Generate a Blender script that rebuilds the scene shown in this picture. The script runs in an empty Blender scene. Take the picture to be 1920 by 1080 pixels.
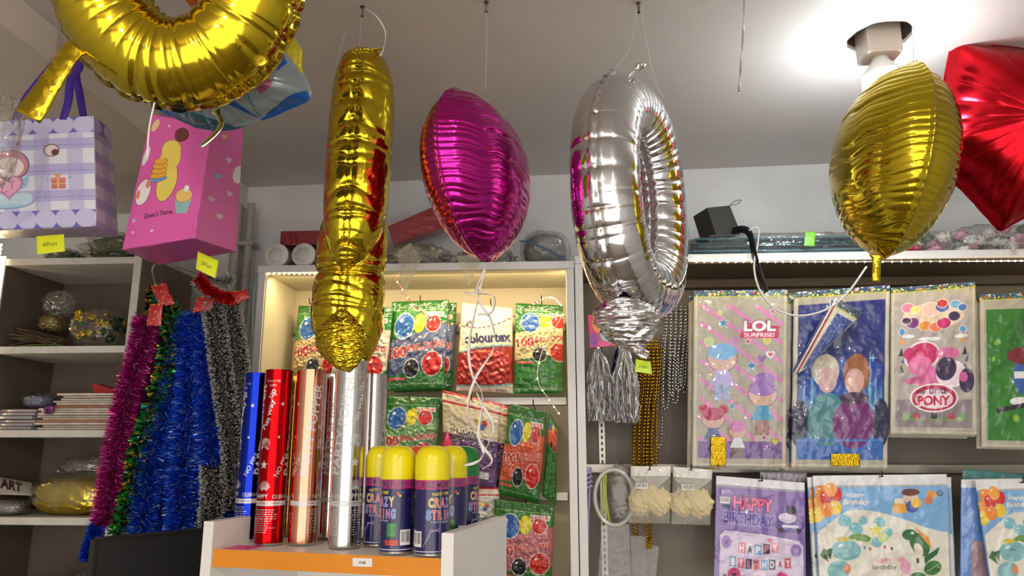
import bpy, bmesh, math, random
import numpy as np
from mathutils import Vector, Matrix, Euler

# ------------------------------------------------------------------ camera, world, exposure
SC = bpy.context.scene
COL = SC.collection
FPX = 1400.0
PIT = math.radians(12.0)
YAW = math.radians(3.68)
cam_d = bpy.data.cameras.new('camera')
cam_d.sensor_width = 36.0
cam_d.lens = FPX / 1920 * 36
cam_d.clip_start = 0.02
cam = bpy.data.objects.new('camera', cam_d)
cam.location = (0, 0, 1.6)
cam.rotation_euler = (math.pi / 2 + PIT, 0, YAW)
COL.objects.link(cam)
SC.camera = cam
SC.view_settings.view_transform = 'Standard'
SC.view_settings.look = 'None'
SC.view_settings.gamma = 1.0
SC.view_settings.use_curve_mapping = False
SC.view_settings.exposure = 0.6
world = bpy.data.worlds.new('world')
SC.world = world
world.use_nodes = True
world.node_tree.nodes['Background'].inputs[0].default_value = (1.0, 0.94, 0.88, 1)
world.node_tree.nodes['Background'].inputs[1].default_value = 1.6   # added soft fill, entering through the open rear of the room
BULB_STRENGTH = 80.0
REAR_BULB_STRENGTH = 175.0
CEIL = 2.41


def lamp(name, loc, size, power, col, rot=(0, 0, 0), sy=None):
    d = bpy.data.lights.new(name, 'AREA')
    d.energy = power
    d.color = col
    d.size = size
    if sy:
        d.shape = 'RECTANGLE'
        d.size_y = sy
    o = bpy.data.objects.new(name, d)
    o.location = loc
    o.rotation_euler = rot
    COL.objects.link(o)
    return o


WARM = (1.0, 0.78, 0.42)
# the LED strips stuck inside the front edges of the shelves
lamp('led_strip_light', (-0.36, 1.866, 2.034), 0.76, 1.5, WARM, (math.radians(25), 0, 0), 0.006)
lamp('led_strip_light', (0.75, 1.843, 2.044), 1.3, 0.55, WARM, (math.radians(12), 0, 0), 0.006)
lamp('led_strip_light', (-1.488, 1.84, 1.85), 0.006, 0.35, WARM, (math.radians(90), 0, math.radians(20)), 0.6)

# ------------------------------------------------------------------ helpers


def ray(px, py):
    x = (px - 960) / FPX
    z = (540 - py) / FPX
    Y = math.cos(PIT) - z * math.sin(PIT)
    Z = math.sin(PIT) + z * math.cos(PIT)
    return (x * math.cos(YAW) - Y * math.sin(YAW), x * math.sin(YAW) + Y * math.cos(YAW), Z)


def P(px, py, Y):
    r = ray(px, py)
    return np.array((r[0] * Y / r[1], Y, 1.6 + r[2] * Y / r[1]))


def PC(px, py, z=CEIL):
    r = ray(px, py)
    k = (z - 1.6) / r[2]
    return np.array((r[0] * k, r[1] * k, z))


def lin(c):
    c = np.asarray(c, float)
    if c.max() > 1.0:
        c = c / 255.0
    return np.where(c <= 0.04045, c / 12.92, ((c + 0.055) / 1.055) ** 2.4)


WL = {}


def wl(o):
    return np.array(WL.get(o.name, (0, 0, 0)), float)


def setp(o, label=None, cat=None, group=None, kind=None):
    if label: o['label'] = label
    if cat: o['category'] = cat
    if group: o['group'] = group
    if kind: o['kind'] = kind
    return o


def thing(name, label, cat, loc, group=None):
    o = bpy.data.objects.new(name, None)
    o.empty_display_size = 0.02
    COL.objects.link(o)
    o.location = [float(v) for v in loc]
    WL[o.name] = tuple(o.location)
    return setp(o, label, cat, group)


def mk(name, V, F, mats, parent=None, smooth=True, fm=None, col=None, label=None, cat=None, group=None, kind=None):
    """one mesh object from world coordinates"""
    V = np.asarray(V, float).reshape(-1, 3)
    if parent is not None:
        o0 = wl(parent)
    else:
        o0 = np.array([(V[:, 0].min() + V[:, 0].max()) / 2, (V[:, 1].min() + V[:, 1].max()) / 2, V[:, 2].min()])
    if kind == 'structure':
        o0 = np.zeros(3)
    me = bpy.data.meshes.new(name)
    VV = V - o0
    if isinstance(F, np.ndarray):
        n, k = F.shape
        me.vertices.add(len(VV))
        me.vertices.foreach_set('co', VV.astype(np.float32).ravel())
        me.loops.add(n * k)
        me.loops.foreach_set('vertex_index', F.astype(np.int32).ravel())
        me.polygons.add(n)
        me.polygons.foreach_set('loop_start', (np.arange(n) * k).astype(np.int32))
        me.update(calc_edges=True)
    else:
        me.from_pydata(VV.tolist(), [], [list(map(int, f)) for f in F])
    if not isinstance(mats, (list, tuple)):
        mats = [mats]
    for m in mats:
        me.materials.append(m)
    if fm is not None:
        me.polygons.foreach_set('material_index', np.asarray(fm, np.int32))
    me.polygons.foreach_set('use_smooth', np.full(len(me.polygons), bool(smooth)))
    if col is not None:
        a = me.color_attributes.new('col', 'FLOAT_COLOR', 'POINT')
        c = np.ones((len(VV), 4), np.float32)
        col = np.asarray(col, np.float32)
        c[:len(col), :col.shape[1]] = col
        a.data.foreach_set('color', c.ravel())
    me.validate()
    me.update()
    o = bpy.data.objects.new(name, me)
    o.location = (0, 0, 0) if parent is not None else [float(v) for v in o0]
    COL.objects.link(o)
    if parent is not None:
        o.parent = parent
    WL[o.name] = tuple(o0)
    return setp(o, label, cat, group, kind)


def dup(root, dx=(0, 0, 0), rz=None, label=None, mat=None):
    def rec(o, par):
        c = o.copy()
        COL.objects.link(c)
        c.parent = par
        for ch in [k for k in COL.objects if k.parent == o]:
            rec(ch, c)
        return c
    r = rec(root, None)
    r.location = [root.location[i] + dx[i] for i in range(3)]
    if rz is not None:
        r.rotation_euler.z = rz
    if label:
        r['label'] = label
    WL[r.name] = tuple(r.location)
    return r


class MB:
    def __init__(s):
        s.V = []; s.F = []; s.M = []; s.C = []

    def add(s, V, F, m=0, c=None):
        b = len(s.V)
        s.V.extend([tuple(v) for v in V])
        s.F.extend([[i + b for i in f] for f in F])
        s.M.extend([m] * len(F))
        s.C.extend([c if c is not None else (1, 1, 1)] * len(V))
        return s

    def box(s, a, b, m=0, c=None, bev=0.0):
        x0, y0, z0 = a; x1, y1, z1 = b
        if bev <= 0:
            V = [(x0, y0, z0), (x1, y0, z0), (x1, y1, z0), (x0, y1, z0), (x0, y0, z1), (x1, y0, z1), (x1, y1, z1), (x0, y1, z1)]
            F = [(3, 2, 1, 0), (4, 5, 6, 7), (0, 1, 5, 4), (1, 2, 6, 5), (2, 3, 7, 6), (3, 0, 4, 7)]
            return s.add(V, F, m, c)
        bm = bmesh.new()
        bmesh.ops.create_cube(bm, size=1)
        for v in bm.verts:
            v.co = Vector(((x0 + x1) / 2 + v.co.x * (x1 - x0), (y0 + y1) / 2 + v.co.y * (y1 - y0), (z0 + z1) / 2 + v.co.z * (z1 - z0)))
        bmesh.ops.bevel(bm, geom=bm.edges[:], offset=bev, segments=2, affect='EDGES', profile=0.6)
        s.bm(bm, m, c)
        bm.free()
        return s

    def bm(s, bm, m=0, c=None):
        bm.verts.index_update()
        s.add([tuple(v.co) for v in bm.verts], [[v.index for v in f.verts] for f in bm.faces], m, c)

    def hexa(s, p, m=0, c=None):
        """8 corner points: bottom ring then top ring"""
        return s.add(p, [(3, 2, 1, 0), (4, 5, 6, 7), (0, 1, 5, 4), (1, 2, 6, 5), (2, 3, 7, 6), (3, 0, 4, 7)], m, c)

    def tube(s, pts, r, n=8, m=0, c=None, cap=True, flat=1.0):
        V, F = tube(pts, r, n, cap, flat)
        return s.add(V, F, m, c)

    def lathe(s, prof, ctr, n=32, m=0, c=None, axis='z'):
        V, F = lathe(prof, ctr, n, axis)
        return s.add(V, F, m, c)

    def build(s, name, mats, parent=None, smooth=False, col=False, **k):
        return mk(name, s.V, s.F, mats, parent, smooth, s.M, np.array(s.C) if col else None, **k)


def spline(pts, n):
    P_ = np.asarray(pts, float)
    if len(P_) < 3:
        t = np.linspace(0, 1, n)[:, None]
        return P_[0] * (1 - t) + P_[-1] * t
    Q = np.vstack([2 * P_[0] - P_[1], P_, 2 * P_[-1] - P_[-2]])
    out = []
    m = len(P_) - 1
    for t in np.linspace(0, m - 1e-6, n):
        i = int(t); f = t - i
        a, b, c, d = Q[i], Q[i + 1], Q[i + 2], Q[i + 3]
        out.append(0.5 * ((2 * b) + (c - a) * f + (2 * a - 5 * b + 4 * c - d) * f * f + (3 * b - a - 3 * c + d) * f ** 3))
    return np.array(out)


def frames(pts):
    pts = np.asarray(pts, float)
    T = np.gradient(pts, axis=0)
    T /= np.linalg.norm(T, axis=1)[:, None] + 1e-12
    a = np.array([0, 0, 1.0]) if abs(T[0][2]) < 0.8 else np.array([0, 1.0, 0])
    N = []
    n = np.cross(T[0], a); n /= np.linalg.norm(n)
    for t in T:
        n = n - t * np.dot(n, t); n /= np.linalg.norm(n) + 1e-12
        N.append(n)
    N = np.array(N)
    return T, N, np.cross(T, N)


def tube(pts, r, n=8, cap=True, flat=1.0):
    pts = np.asarray(pts, float)
    T, N, B = frames(pts)
    r = np.broadcast_to(np.asarray(r, float), (len(pts),))
    a = np.arange(n) * 2 * math.pi / n
    V = pts[:, None, :] + (N[:, None, :] * np.cos(a)[None, :, None] + B[:, None, :] * np.sin(a)[None, :, None] * flat) * r[:, None, None]
    V = V.reshape(-1, 3)
    F = []
    for i in range(len(pts) - 1):
        for j in range(n):
            k = (j + 1) % n
            F.append((i * n + j, i * n + k, (i + 1) * n + k, (i + 1) * n + j))
    if cap:
        F.append(tuple(range(n - 1, -1, -1)))
        F.append(tuple((len(pts) - 1) * n + j for j in range(n)))
    return V, F


def lathe(prof, ctr, n=32, axis='z'):
    V = []; F = []
    for r, h in prof:
        for j in range(n):
            a = j * 2 * math.pi / n
            x, y, z = r * math.cos(a), r * math.sin(a), h
            if axis == 'y': x, y, z = x, z, -y
            if axis == 'x': x, y, z = z, x, y
            V.append((ctr[0] + x, ctr[1] + y, ctr[2] + z))
    for i in range(len(prof) - 1):
        for j in range(n):
            k = (j + 1) % n
            F.append((i * n + j, i * n + k, (i + 1) * n + k, (i + 1) * n + j))
    F.append(tuple(range(n - 1, -1, -1)))
    F.append(tuple((len(prof) - 1) * n + j for j in range(n)))
    return V, F


def nz(u, v, seed, fr=(2, 9), n=10, ridge=False):
    rs = np.random.RandomState(seed)
    out = np.zeros_like(u, float)
    tot = 0
    for i in range(n):
        f = fr[0] * (fr[1] / fr[0]) ** rs.rand()
        a = rs.rand() * 2 * math.pi
        ph = rs.rand() * 6.28
        w = 1.0 / math.sqrt(f)
        ph2 = 0.9 * np.sin(u * f * .6 * rs.rand() * 3 + v * f * .5 + rs.rand() * 6)
        s_ = np.sin(2 * math.pi * f * (u * math.cos(a) + v * math.sin(a)) * 0.5 + ph + ph2)
        out += w * ((1 - 2 * np.abs(s_)) if ridge else s_)
        tot += w
    return out / tot * 2


def grid_faces(nr, nc, wrap=False, off=0):
    i = np.arange(nr - 1)[:, None]
    j = np.arange(nc if wrap else nc - 1)[None, :]
    k = (j + 1) % nc
    a = i * nc + j; b = i * nc + k; c = (i + 1) * nc + k; d = (i + 1) * nc + j
    return (np.stack([a, b, c, d], -1).reshape(-1, 4) + off)


# ------------------------------------------------------------------ materials
def newmat(name):
    m = bpy.data.materials.new(name)
    m.use_nodes = True
    nt = m.node_tree
    return m, nt, nt.nodes['Principled BSDF']


def bump(nt, b, scale, dist, strength=1.0, detail=3, kind='NOISE', coord='Object', stretch=None):
    tc = nt.nodes.new('ShaderNodeTexCoord')
    src = tc.outputs[coord]
    if stretch:
        mp = nt.nodes.new('ShaderNodeMapping')
        mp.inputs['Scale'].default_value = stretch
        nt.links.new(src, mp.inputs[0]); src = mp.outputs[0]
    if kind == 'NOISE':
        t = nt.nodes.new('ShaderNodeTexNoise')
        t.inputs['Scale'].default_value = scale
        t.inputs['Detail'].default_value = detail
        h = t.outputs['Fac']
    else:
        t = nt.nodes.new('ShaderNodeTexVoronoi')
        t.inputs['Scale'].default_value = scale
        h = t.outputs['Distance']
    nt.links.new(src, t.inputs['Vector'])
    bp = nt.nodes.new('ShaderNodeBump')
    bp.inputs['Strength'].default_value = strength
    bp.inputs['Distance'].default_value = dist
    nt.links.new(h, bp.inputs['Height'])
    if b is not None:
        nt.links.new(bp.outputs[0], b.inputs['Normal'])
    return bp


def M(name, col, rough=0.5, metal=0.0, coat=0.0, bscale=0, bdist=0.0005, var=0.06, vscale=6, spec=0.5, emis=0, aniso=None, stretch=None, kind='NOISE'):
    m, nt, b = newmat(name)
    c = lin(col)
    b.inputs['Roughness'].default_value = rough
    b.inputs['Metallic'].default_value = metal
    b.inputs['Coat Weight'].default_value = coat
    b.inputs['Specular IOR Level'].default_value = spec
    tc = nt.nodes.new('ShaderNodeTexCoord')
    t = nt.nodes.new('ShaderNodeTexNoise'); t.inputs['Scale'].default_value = vscale
    t.inputs['Detail'].default_value = 5
    nt.links.new(tc.outputs['Object'], t.inputs['Vector'])
    cr = nt.nodes.new('ShaderNodeValToRGB')
    cr.color_ramp.elements[0].color = (*(c * (1 - var)), 1)
    cr.color_ramp.elements[1].color = (*np.clip(c * (1 + var), 0, 1), 1)
    cr.color_ramp.elements[0].position = 0.3
    cr.color_ramp.elements[1].position = 0.7
    nt.links.new(t.outputs['Fac'], cr.inputs[0])
    nt.links.new(cr.outputs[0], b.inputs['Base Color'])
    if emis:
        b.inputs['Emission Color'].default_value = (*c, 1)
        b.inputs['Emission Strength'].default_value = emis
    if bscale:
        bump(nt, b, bscale, bdist, stretch=stretch, kind=kind)
    return m


def Mfoil(name, col, rough=0.1, bscale=30, bdist=0.0006, attr=False):
    m, nt, b = newmat(name)
    b.inputs['Metallic'].default_value = 1.0
    b.inputs['Roughness'].default_value = rough
    b.inputs['Base Color'].default_value = (*lin(col), 1)
    if attr:
        at = nt.nodes.new('ShaderNodeAttribute'); at.attribute_name = 'col'
        nt.links.new(at.outputs['Color'], b.inputs['Base Color'])
    if bscale:
        bump(nt, b, bscale, bdist, detail=2)
    return m


def Mprint(name, rough=0.35, coat=0.6, bscale=45, bdist=0.0008, alpha=True, metal=0.0, crough=0.12, detail=2):
    """printed plastic: artwork colour and film opacity come from the mesh colour attribute"""
    m, nt, b = newmat(name)
    at = nt.nodes.new('ShaderNodeAttribute'); at.attribute_name = 'col'
    nt.links.new(at.outputs['Color'], b.inputs['Base Color'])
    if alpha:
        nt.links.new(at.outputs['Alpha'], b.inputs['Alpha'])
    b.inputs['Roughness'].default_value = rough
    b.inputs['Metallic'].default_value = metal
    b.inputs['Coat Weight'].default_value = coat
    b.inputs['Coat Roughness'].default_value = crough
    if bscale:
        bp = bump(nt, b, bscale, bdist, detail=detail)
        nt.links.new(bp.outputs[0], b.inputs['Coat Normal'])
    return m


def Mpopper(name, col):
    m, nt, b = newmat(name)
    at = nt.nodes.new('ShaderNodeAttribute'); at.attribute_name = 'col'
    mx = nt.nodes.new('ShaderNodeMix'); mx.data_type = 'RGBA'
    mx.inputs[6].default_value = (*lin(col), 1)
    mx.inputs[7].default_value = (0.62, 0.6, 0.6, 1)
    nt.links.new(at.outputs['Fac'], mx.inputs[0])
    nt.links.new(mx.outputs[2], b.inputs['Base Color'])
    mt = nt.nodes.new('ShaderNodeMath'); mt.operation = 'MULTIPLY_ADD'
    mt.inputs[1].default_value = -0.75; mt.inputs[2].default_value = 1.0
    nt.links.new(at.outputs['Fac'], mt.inputs[0])
    nt.links.new(mt.outputs[0], b.inputs['Metallic'])
    b.inputs['Roughness'].default_value = 0.12
    bump(nt, b, 60, 0.0005, detail=1, stretch=(1, 1, 0.03))
    return m


def Mfilm(name, tint=(235, 235, 230), lo=0.05, hi=0.6, rough=0.07, bscale=26, bdist=0.008, milk=0.03):
    """thin clear plastic film"""
    m, nt, b = newmat(name)
    out = nt.nodes['Material Output']
    nt.nodes.remove(b)
    tr = nt.nodes.new('ShaderNodeBsdfTransparent'); tr.inputs[0].default_value = (0.96, 0.96, 0.95, 1)
    gl = nt.nodes.new('ShaderNodeBsdfGlossy'); gl.inputs['Roughness'].default_value = rough
    gl.inputs['Color'].default_value = (*lin(tint), 1)
    df = nt.nodes.new('ShaderNodeBsdfDiffuse'); df.inputs[0].default_value = (*lin(tint), 1)
    bp = bump(nt, None, bscale, bdist, detail=3)
    nt.links.new(bp.outputs[0], gl.inputs['Normal'])
    lw = nt.nodes.new('ShaderNodeLayerWeight'); lw.inputs[0].default_value = 0.35
    nt.links.new(bp.outputs[0], lw.inputs['Normal'])
    mr = nt.nodes.new('ShaderNodeMapRange')
    mr.inputs['To Min'].default_value = lo; mr.inputs['To Max'].default_value = hi
    nt.links.new(lw.outputs['Facing'], mr.inputs[0])
    m0 = nt.nodes.new('ShaderNodeMixShader'); m0.inputs[0].default_value = milk
    nt.links.new(tr.outputs[0], m0.inputs[1]); nt.links.new(df.outputs[0], m0.inputs[2])
    m1 = nt.nodes.new('ShaderNodeMixShader')
    nt.links.new(mr.outputs[0], m1.inputs[0])
    nt.links.new(m0.outputs[0], m1.inputs[1]); nt.links.new(gl.outputs[0], m1.inputs[2])
    nt.links.new(m1.outputs[0], out.inputs[0])
    return m


def Memit(name, col, s):
    m, nt, b = newmat(name)
    b.inputs['Base Color'].default_value = (1, 1, 1, 1)
    b.inputs['Emission Color'].default_value = (*col, 1)
    b.inputs['Emission Strength'].default_value = s
    return m


m_ceil = M('ceiling_paint', (202, 196, 190), 0.42, bscale=140, bdist=0.0006, var=0.025, vscale=2)
m_wall = M('wall_plaster', (198, 199, 198), 0.75, bscale=25, bdist=0.003, var=0.12, vscale=4)
m_soff = M('soffit_paint', (200, 190, 175), 0.6, bscale=60, bdist=0.0006, var=0.03)
m_floor = M('floor_tile', (128, 116, 104), 0.3, var=0.1)
m_white = M('white_laminate', (234, 232, 228), 0.38, bscale=90, bdist=0.0002, var=0.025)
m_chip = M('chipped_edge', (205, 200, 190), 0.5, bscale=60, bdist=0.0006, var=0.08, vscale=30)
m_beige = M('beige_laminate', (206, 196, 168), 0.4, var=0.03)
m_back = M('beige_back_panel', (196, 184, 158), 0.5, var=0.04)
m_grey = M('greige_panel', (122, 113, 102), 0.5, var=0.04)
m_dgrey = M('brown_grey_panel', (98, 86, 75), 0.5, var=0.06)
m_brown = M('brown_laminate', (112, 92, 74), 0.5, var=0.12, vscale=9, stretch=(1, 1, .1))
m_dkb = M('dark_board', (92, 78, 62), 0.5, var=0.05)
m_metal = M('zinc_metal', (170, 165, 155), 0.3, 0.9, bscale=50, bdist=0.0002)
m_dmetal = M('dark_metal', (60, 52, 46), 0.4, 0.6)
m_black = M('black_plastic', (22, 22, 23), 0.4, bscale=200, bdist=0.0001)
m_blackcard = M('black_card', (50, 50, 47), 0.7, var=0.15, vscale=12)
m_blackrib = M('black_ribbon', (16, 16, 18), 0.25, var=0.2)
m_orange = M('orange_edge', (224, 140, 26), 0.4, var=0.05, vscale=14)
m_gold = Mfoil('gold_foil', (206, 180, 44), 0.13, 22, 0.0012)
m_goldc = Mfoil('gold_foil_crumpled', (206, 180, 44), 0.12, 38, 0.004)
m_pink = Mfoil('magenta_foil', (200, 42, 150), 0.14, 18, 0.001)
m_silver = Mfoil('silver_foil', (222, 222, 224), 0.09, 22, 0.001)
m_silverc = Mfoil('silver_foil_crumpled', (222, 222, 224), 0.1, 40, 0.004)
m_red = Mfoil('red_foil', (178, 22, 34), 0.2, 16, 0.002)
m_redfoil2 = Mfoil('orange_foil', (214, 96, 20), 0.2, 16, 0.002)
m_tins = Mfoil('tinsel_foil', (255, 255, 255), 0.32, 0, attr=True)
m_tins.node_tree.nodes['Principled BSDF'].inputs['Metallic'].default_value = 0.6
m_yarn = Mprint('tinsel_matt', 0.6, 0.0, 0, alpha=False)
m_bagp = Mprint('balloon_packet_print', 0.4, 1.0, 34, 0.009, crough=0.05)
m_sheet = Mprint('clear_pack_print', 0.4, 1.0, 22, 0.009, crough=0.05)
m_label = Mprint('label_print', 0.4, 0.3, 0, alpha=False)
m_can = Mprint('can_print', 0.22, 0.5, 0, alpha=False)
m_tote = Mprint('laminated_tote_print', 0.42, 0.4, 120, 0.0006, alpha=False, crough=0.25)
m_foilpr = Mprint('foil_balloon_print', 0.25, 0.2, 20, 0.0015, alpha=False, metal=0.25)
m_film = Mfilm('clear_film')
m_film2 = Mfilm('clear_film_soft', lo=0.05, hi=0.5, bscale=16, bdist=0.006, milk=0.04)
m_milky = Mfilm('milky_film', lo=0.1, hi=0.5, bscale=18, bdist=0.004, milk=0.35)
m_string = M('white_string', (225, 225, 220), 0.5)
m_thread = M('nylon_thread', (200, 195, 190), 0.3)
m_ribbon = M('white_curling_ribbon', (236, 234, 230), 0.3)
m_yel = M('yellow_cap', (240, 226, 10), 0.22, coat=0.3, var=0.01)
m_orcap = M('orange_cap', (236, 96, 34), 0.22, coat=0.3, var=0.01)
m_grcap = M('green_cap', (20, 130, 62), 0.22, coat=0.3, var=0.01)
m_tin = M('tinplate', (190, 188, 184), 0.25, 0.9)
m_purplestrap = M('purple_strap', (70, 36, 150), 0.7, bscale=300, bdist=0.0004)
m_pinkstrap = M('pink_strap', (205, 90, 170), 0.7)
m_socket = M('white_ceramic', (186, 176, 166), 0.35)
m_bulbbody = M('bulb_body', (225, 225, 222), 0.35)
m_bulb = Memit('lit_bulb', (0.84, 0.93, 1.0), BULB_STRENGTH)
m_bulb2 = Memit('lit_rear_bulb', (1.0, 0.85, 0.72), REAR_BULB_STRENGTH)
m_led = Memit('warm_led', (1.0, 0.80, 0.42), 14.0)
m_hole = M('plywood_hole', (70, 50, 40), 0.9)
m_teal = M('teal_sticks', (70, 130, 138), 0.3, var=0.5, vscale=60, bscale=80, bdist=0.004, stretch=(0.05, 1, 1))
m_card = M('paper_card', (208, 196, 176), 0.6, var=0.1, vscale=20)
m_cream = M('cream_cloth', (232, 214, 160), 0.55, var=0.08, vscale=20)

# ------------------------------------------------------------------ artwork canvas -> vertex colours
_txt = {}


def glyphs(s, bold):
    k = (s, round(bold, 3))
    if k not in _txt:
        c = bpy.data.curves.new('lettering', 'FONT')
        c.body = s; c.size = 1; c.offset = bold; c.resolution_u = 3
        o = bpy.data.objects.new('lettering', c)
        COL.objects.link(o)
        me = bpy.data.meshes.new_from_object(o)
        me.calc_loop_triangles()
        co = np.zeros(len(me.vertices) * 3); me.vertices.foreach_get('co', co)
        tr = np.zeros(len(me.loop_triangles) * 3, int); me.loop_triangles.foreach_get('vertices', tr)
        _txt[k] = (co.reshape(-1, 3)[:, :2], tr.reshape(-1, 3))
        bpy.data.objects.remove(o); bpy.data.curves.remove(c); bpy.data.meshes.remove(me)
    return _txt[k]


class Canvas:
    """x in 0..1 left to right, y in 0..a top to bottom"""
    SS = 2

    def __init__(s, W, a, base, alpha=1.0):
        s.W = W; s.a = a; s.H = max(2, int(round(W * a)))
        s.w = s.W * s.SS; s.h = s.H * s.SS
        s.A = np.zeros((s.h, s.w, 4)); s.A[..., :3] = np.array(base) / 255.0; s.A[..., 3] = alpha
        s.S = s.w
        s.rs = np.random.RandomState(int(a * 1000) + W)

    def win(s, x0, x1, y0, y1):
        i0 = max(0, int(y0 * s.S) - 1); i1 = min(s.h, int(y1 * s.S) + 2)
        j0 = max(0, int(x0 * s.S) - 1); j1 = min(s.w, int(x1 * s.S) + 2)
        if i0 >= i1 or j0 >= j1: return None
        yy, xx = np.mgrid[i0:i1, j0:j1]
        return (slice(i0, i1), slice(j0, j1)), (xx + .5) / s.S, (yy + .5) / s.S

    def put(s, sl, mask, col, al=None, op=1.0):
        v = s.A[sl]
        c = np.array(col) / 255.0
        v[mask, :3] = v[mask, :3] * (1 - op) + c * op
        if al is not None: v[mask, 3] = al
        elif op > .5: v[mask, 3] = np.maximum(v[mask, 3], 1.0)
        return s

    def ell(s, x, y, rx, ry, col, ang=0, out=None, ow=0.012, op=1.0, hl=False):
        if out is not None: s.ell(x, y, rx + ow, ry + ow, out, ang)
        R = max(rx, ry)
        w = s.win(x - R, x + R, y - R, y + R)
        if w is None: return s
        sl, X, Y = w
        c, d = math.cos(math.radians(ang)), math.sin(math.radians(ang))
        a = (X - x) * c + (Y - y) * d; b = -(X - x) * d + (Y - y) * c
        s.put(sl, (a / rx) ** 2 + (b / ry) ** 2 <= 1, col, op=op)
        if hl: s.ell(x - rx * .35, y - ry * .45, rx * .2, ry * .12, (245, 245, 245), -30)
        return s

    def rect(s, x0, y0, x1, y1, col, al=None, op=1.0):
        w = s.win(x0, x1, y0, y1)
        if w is None: return s
        sl, X, Y = w
        return s.put(sl, (X >= x0) & (X <= x1) & (Y >= y0) & (Y <= y1), col, al, op)

    def poly(s, pts, col, al=None, op=1.0):
        pts = np.asarray(pts, float)
        w = s.win(pts[:, 0].min(), pts[:, 0].max(), pts[:, 1].min(), pts[:, 1].max())
        if w is None: return s
        sl, X, Y = w
        m = np.zeros(X.shape, bool)
        n = len(pts)
        for i in range(n):
            x0, y0 = pts[i]; x1, y1 = pts[(i + 1) % n]
            if y0 == y1: continue
            c = ((Y > min(y0, y1)) & (Y <= max(y0, y1)))
            m ^= c & (X < (Y - y0) * (x1 - x0) / (y1 - y0) + x0)
        return s.put(sl, m, col, al, op)

    def line(s, pts, w, col):
        pts = np.asarray(pts, float)
        for a, b in zip(pts[:-1], pts[1:]):
            d = b - a; L = np.hypot(*d) + 1e-9
            n = np.array([-d[1], d[0]]) / L * w / 2
            e = d / L * w * .3
            s.poly([a + n - e, b + n + e, b - n + e, a - n - e], col)
        return s

    def star(s, x, y, r, col, n=5, inner=.42, rot=-90, out=None, ow=.012):
        if out is not None: s.star(x, y, r + ow * 1.6, out, n, inner, rot)
        p = []
        for k in range(2 * n):
            a = math.radians(rot + k * 180 / n); q = r if k % 2 == 0 else r * inner
            p.append((x + q * math.cos(a), y + q * math.sin(a)))
        return s.poly(p, col)

    def heart(s, x, y, r, col, out=None, ow=.012, rot=0):
        if out is not None: s.heart(x, y, r + ow, out, rot=rot)
        p = []
        for k in range(40):
            t = k * 2 * math.pi / 40
            hx = 16 * math.sin(t) ** 3 / 17; hy = -(13 * math.cos(t) - 5 * math.cos(2 * t) - 2 * math.cos(3 * t) - math.cos(4 * t)) / 17
            c, d = math.cos(rot), math.sin(rot)
            p.append((x + r * (hx * c - hy * d), y + r * (hx * d + hy * c)))
        return s.poly(p, col)

    def text(s, t, x, y, w, h, col, ang=0, bold=0.0, out=None, ob=0.05, shear=0.0):
        """lettering fitted to a box of width w and height h centred at x, y"""
        if out is not None:
            base = glyphs(t, bold)[0]
            s._text(t, x, y, w, h, out, ang, bold + ob, shear, base)
        return s._text(t, x, y, w, h, col, ang, bold, shear, None)

    def _text(s, t, x, y, w, h, col, ang, bold, shear, ref):
        co, tr = glyphs(t, bold)
        rf = ref if ref is not None else co
        mn, mx = rf.min(0), rf.max(0)
        q = (co - (mn + mx) / 2) / (mx - mn) * np.array([w, -h])
        q[:, 0] -= q[:, 1] * shear
        c, d = math.cos(math.radians(ang)), math.sin(math.radians(ang))
        q = np.stack([q[:, 0] * c - q[:, 1] * d + x, q[:, 0] * d + q[:, 1] * c + y], 1) * s.S
        cc = np.array(col) / 255.0
        for a, b, e in q[tr]:
            x0 = int(max(0, min(a[0], b[0], e[0]) - 1)); x1 = int(min(s.w, max(a[0], b[0], e[0]) + 2))
            y0 = int(max(0, min(a[1], b[1], e[1]) - 1)); y1 = int(min(s.h, max(a[1], b[1], e[1]) + 2))
            if x0 >= x1 or y0 >= y1: continue
            X = np.arange(x0, x1)[None, :] + .5; Y = np.arange(y0, y1)[:, None] + .5
            A_ = (b[0] - a[0]) * (Y - a[1]) - (b[1] - a[1]) * (X - a[0])
            B_ = (e[0] - b[0]) * (Y - b[1]) - (e[1] - b[1]) * (X - b[0])
            C_ = (a[0] - e[0]) * (Y - e[1]) - (a[1] - e[1]) * (X - e[0])
            m = ((A_ >= 0) & (B_ >= 0) & (C_ >= 0)) | ((A_ <= 0) & (B_ <= 0) & (C_ <= 0))
            v = s.A[y0:y1, x0:x1]
            v[m, :3] = cc; v[m, 3] = 1.0
        return s

    def speck(s, n, x0, y0, x1, y1, r, cols, sq=False):
        for i in range(n):
            x = x0 + s.rs.rand() * (x1 - x0); y = y0 + s.rs.rand() * (y1 - y0)
            rr = r * (.5 + s.rs.rand()); c = cols[s.rs.randint(len(cols))]
            s.ell(x, y, rr, rr * (.5 + s.rs.rand() * .5), c, s.rs.rand() * 180)
        return s

    def barcode(s, x0, y0, x1, y1):
        s.rect(x0, y0, x1, y1, (236, 236, 232))
        x = x0 + .1 * (x1 - x0)
        while x < x1 - .1 * (x1 - x0):
            w = (x1 - x0) * (.015 + s.rs.rand() * .03)
            s.rect(x, y0 + .1 * (y1 - y0), x + w, y1 - .2 * (y1 - y0), (30, 30, 30)); x += w * 2.2
        return s

    def lines(s, x0, y0, x1, y1, n, col, lw=.35):
        dy = (y1 - y0) / n
        for i in range(n):
            x = x0
            e = x1 - s.rs.rand() * .3 * (x1 - x0)
            while x < e:
                w = (x1 - x0) * (.03 + s.rs.rand() * .1)
                s.rect(x, y0 + i * dy, min(e, x + w), y0 + (i + lw) * dy, col); x += w + (x1 - x0) * .025
        return s

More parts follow.
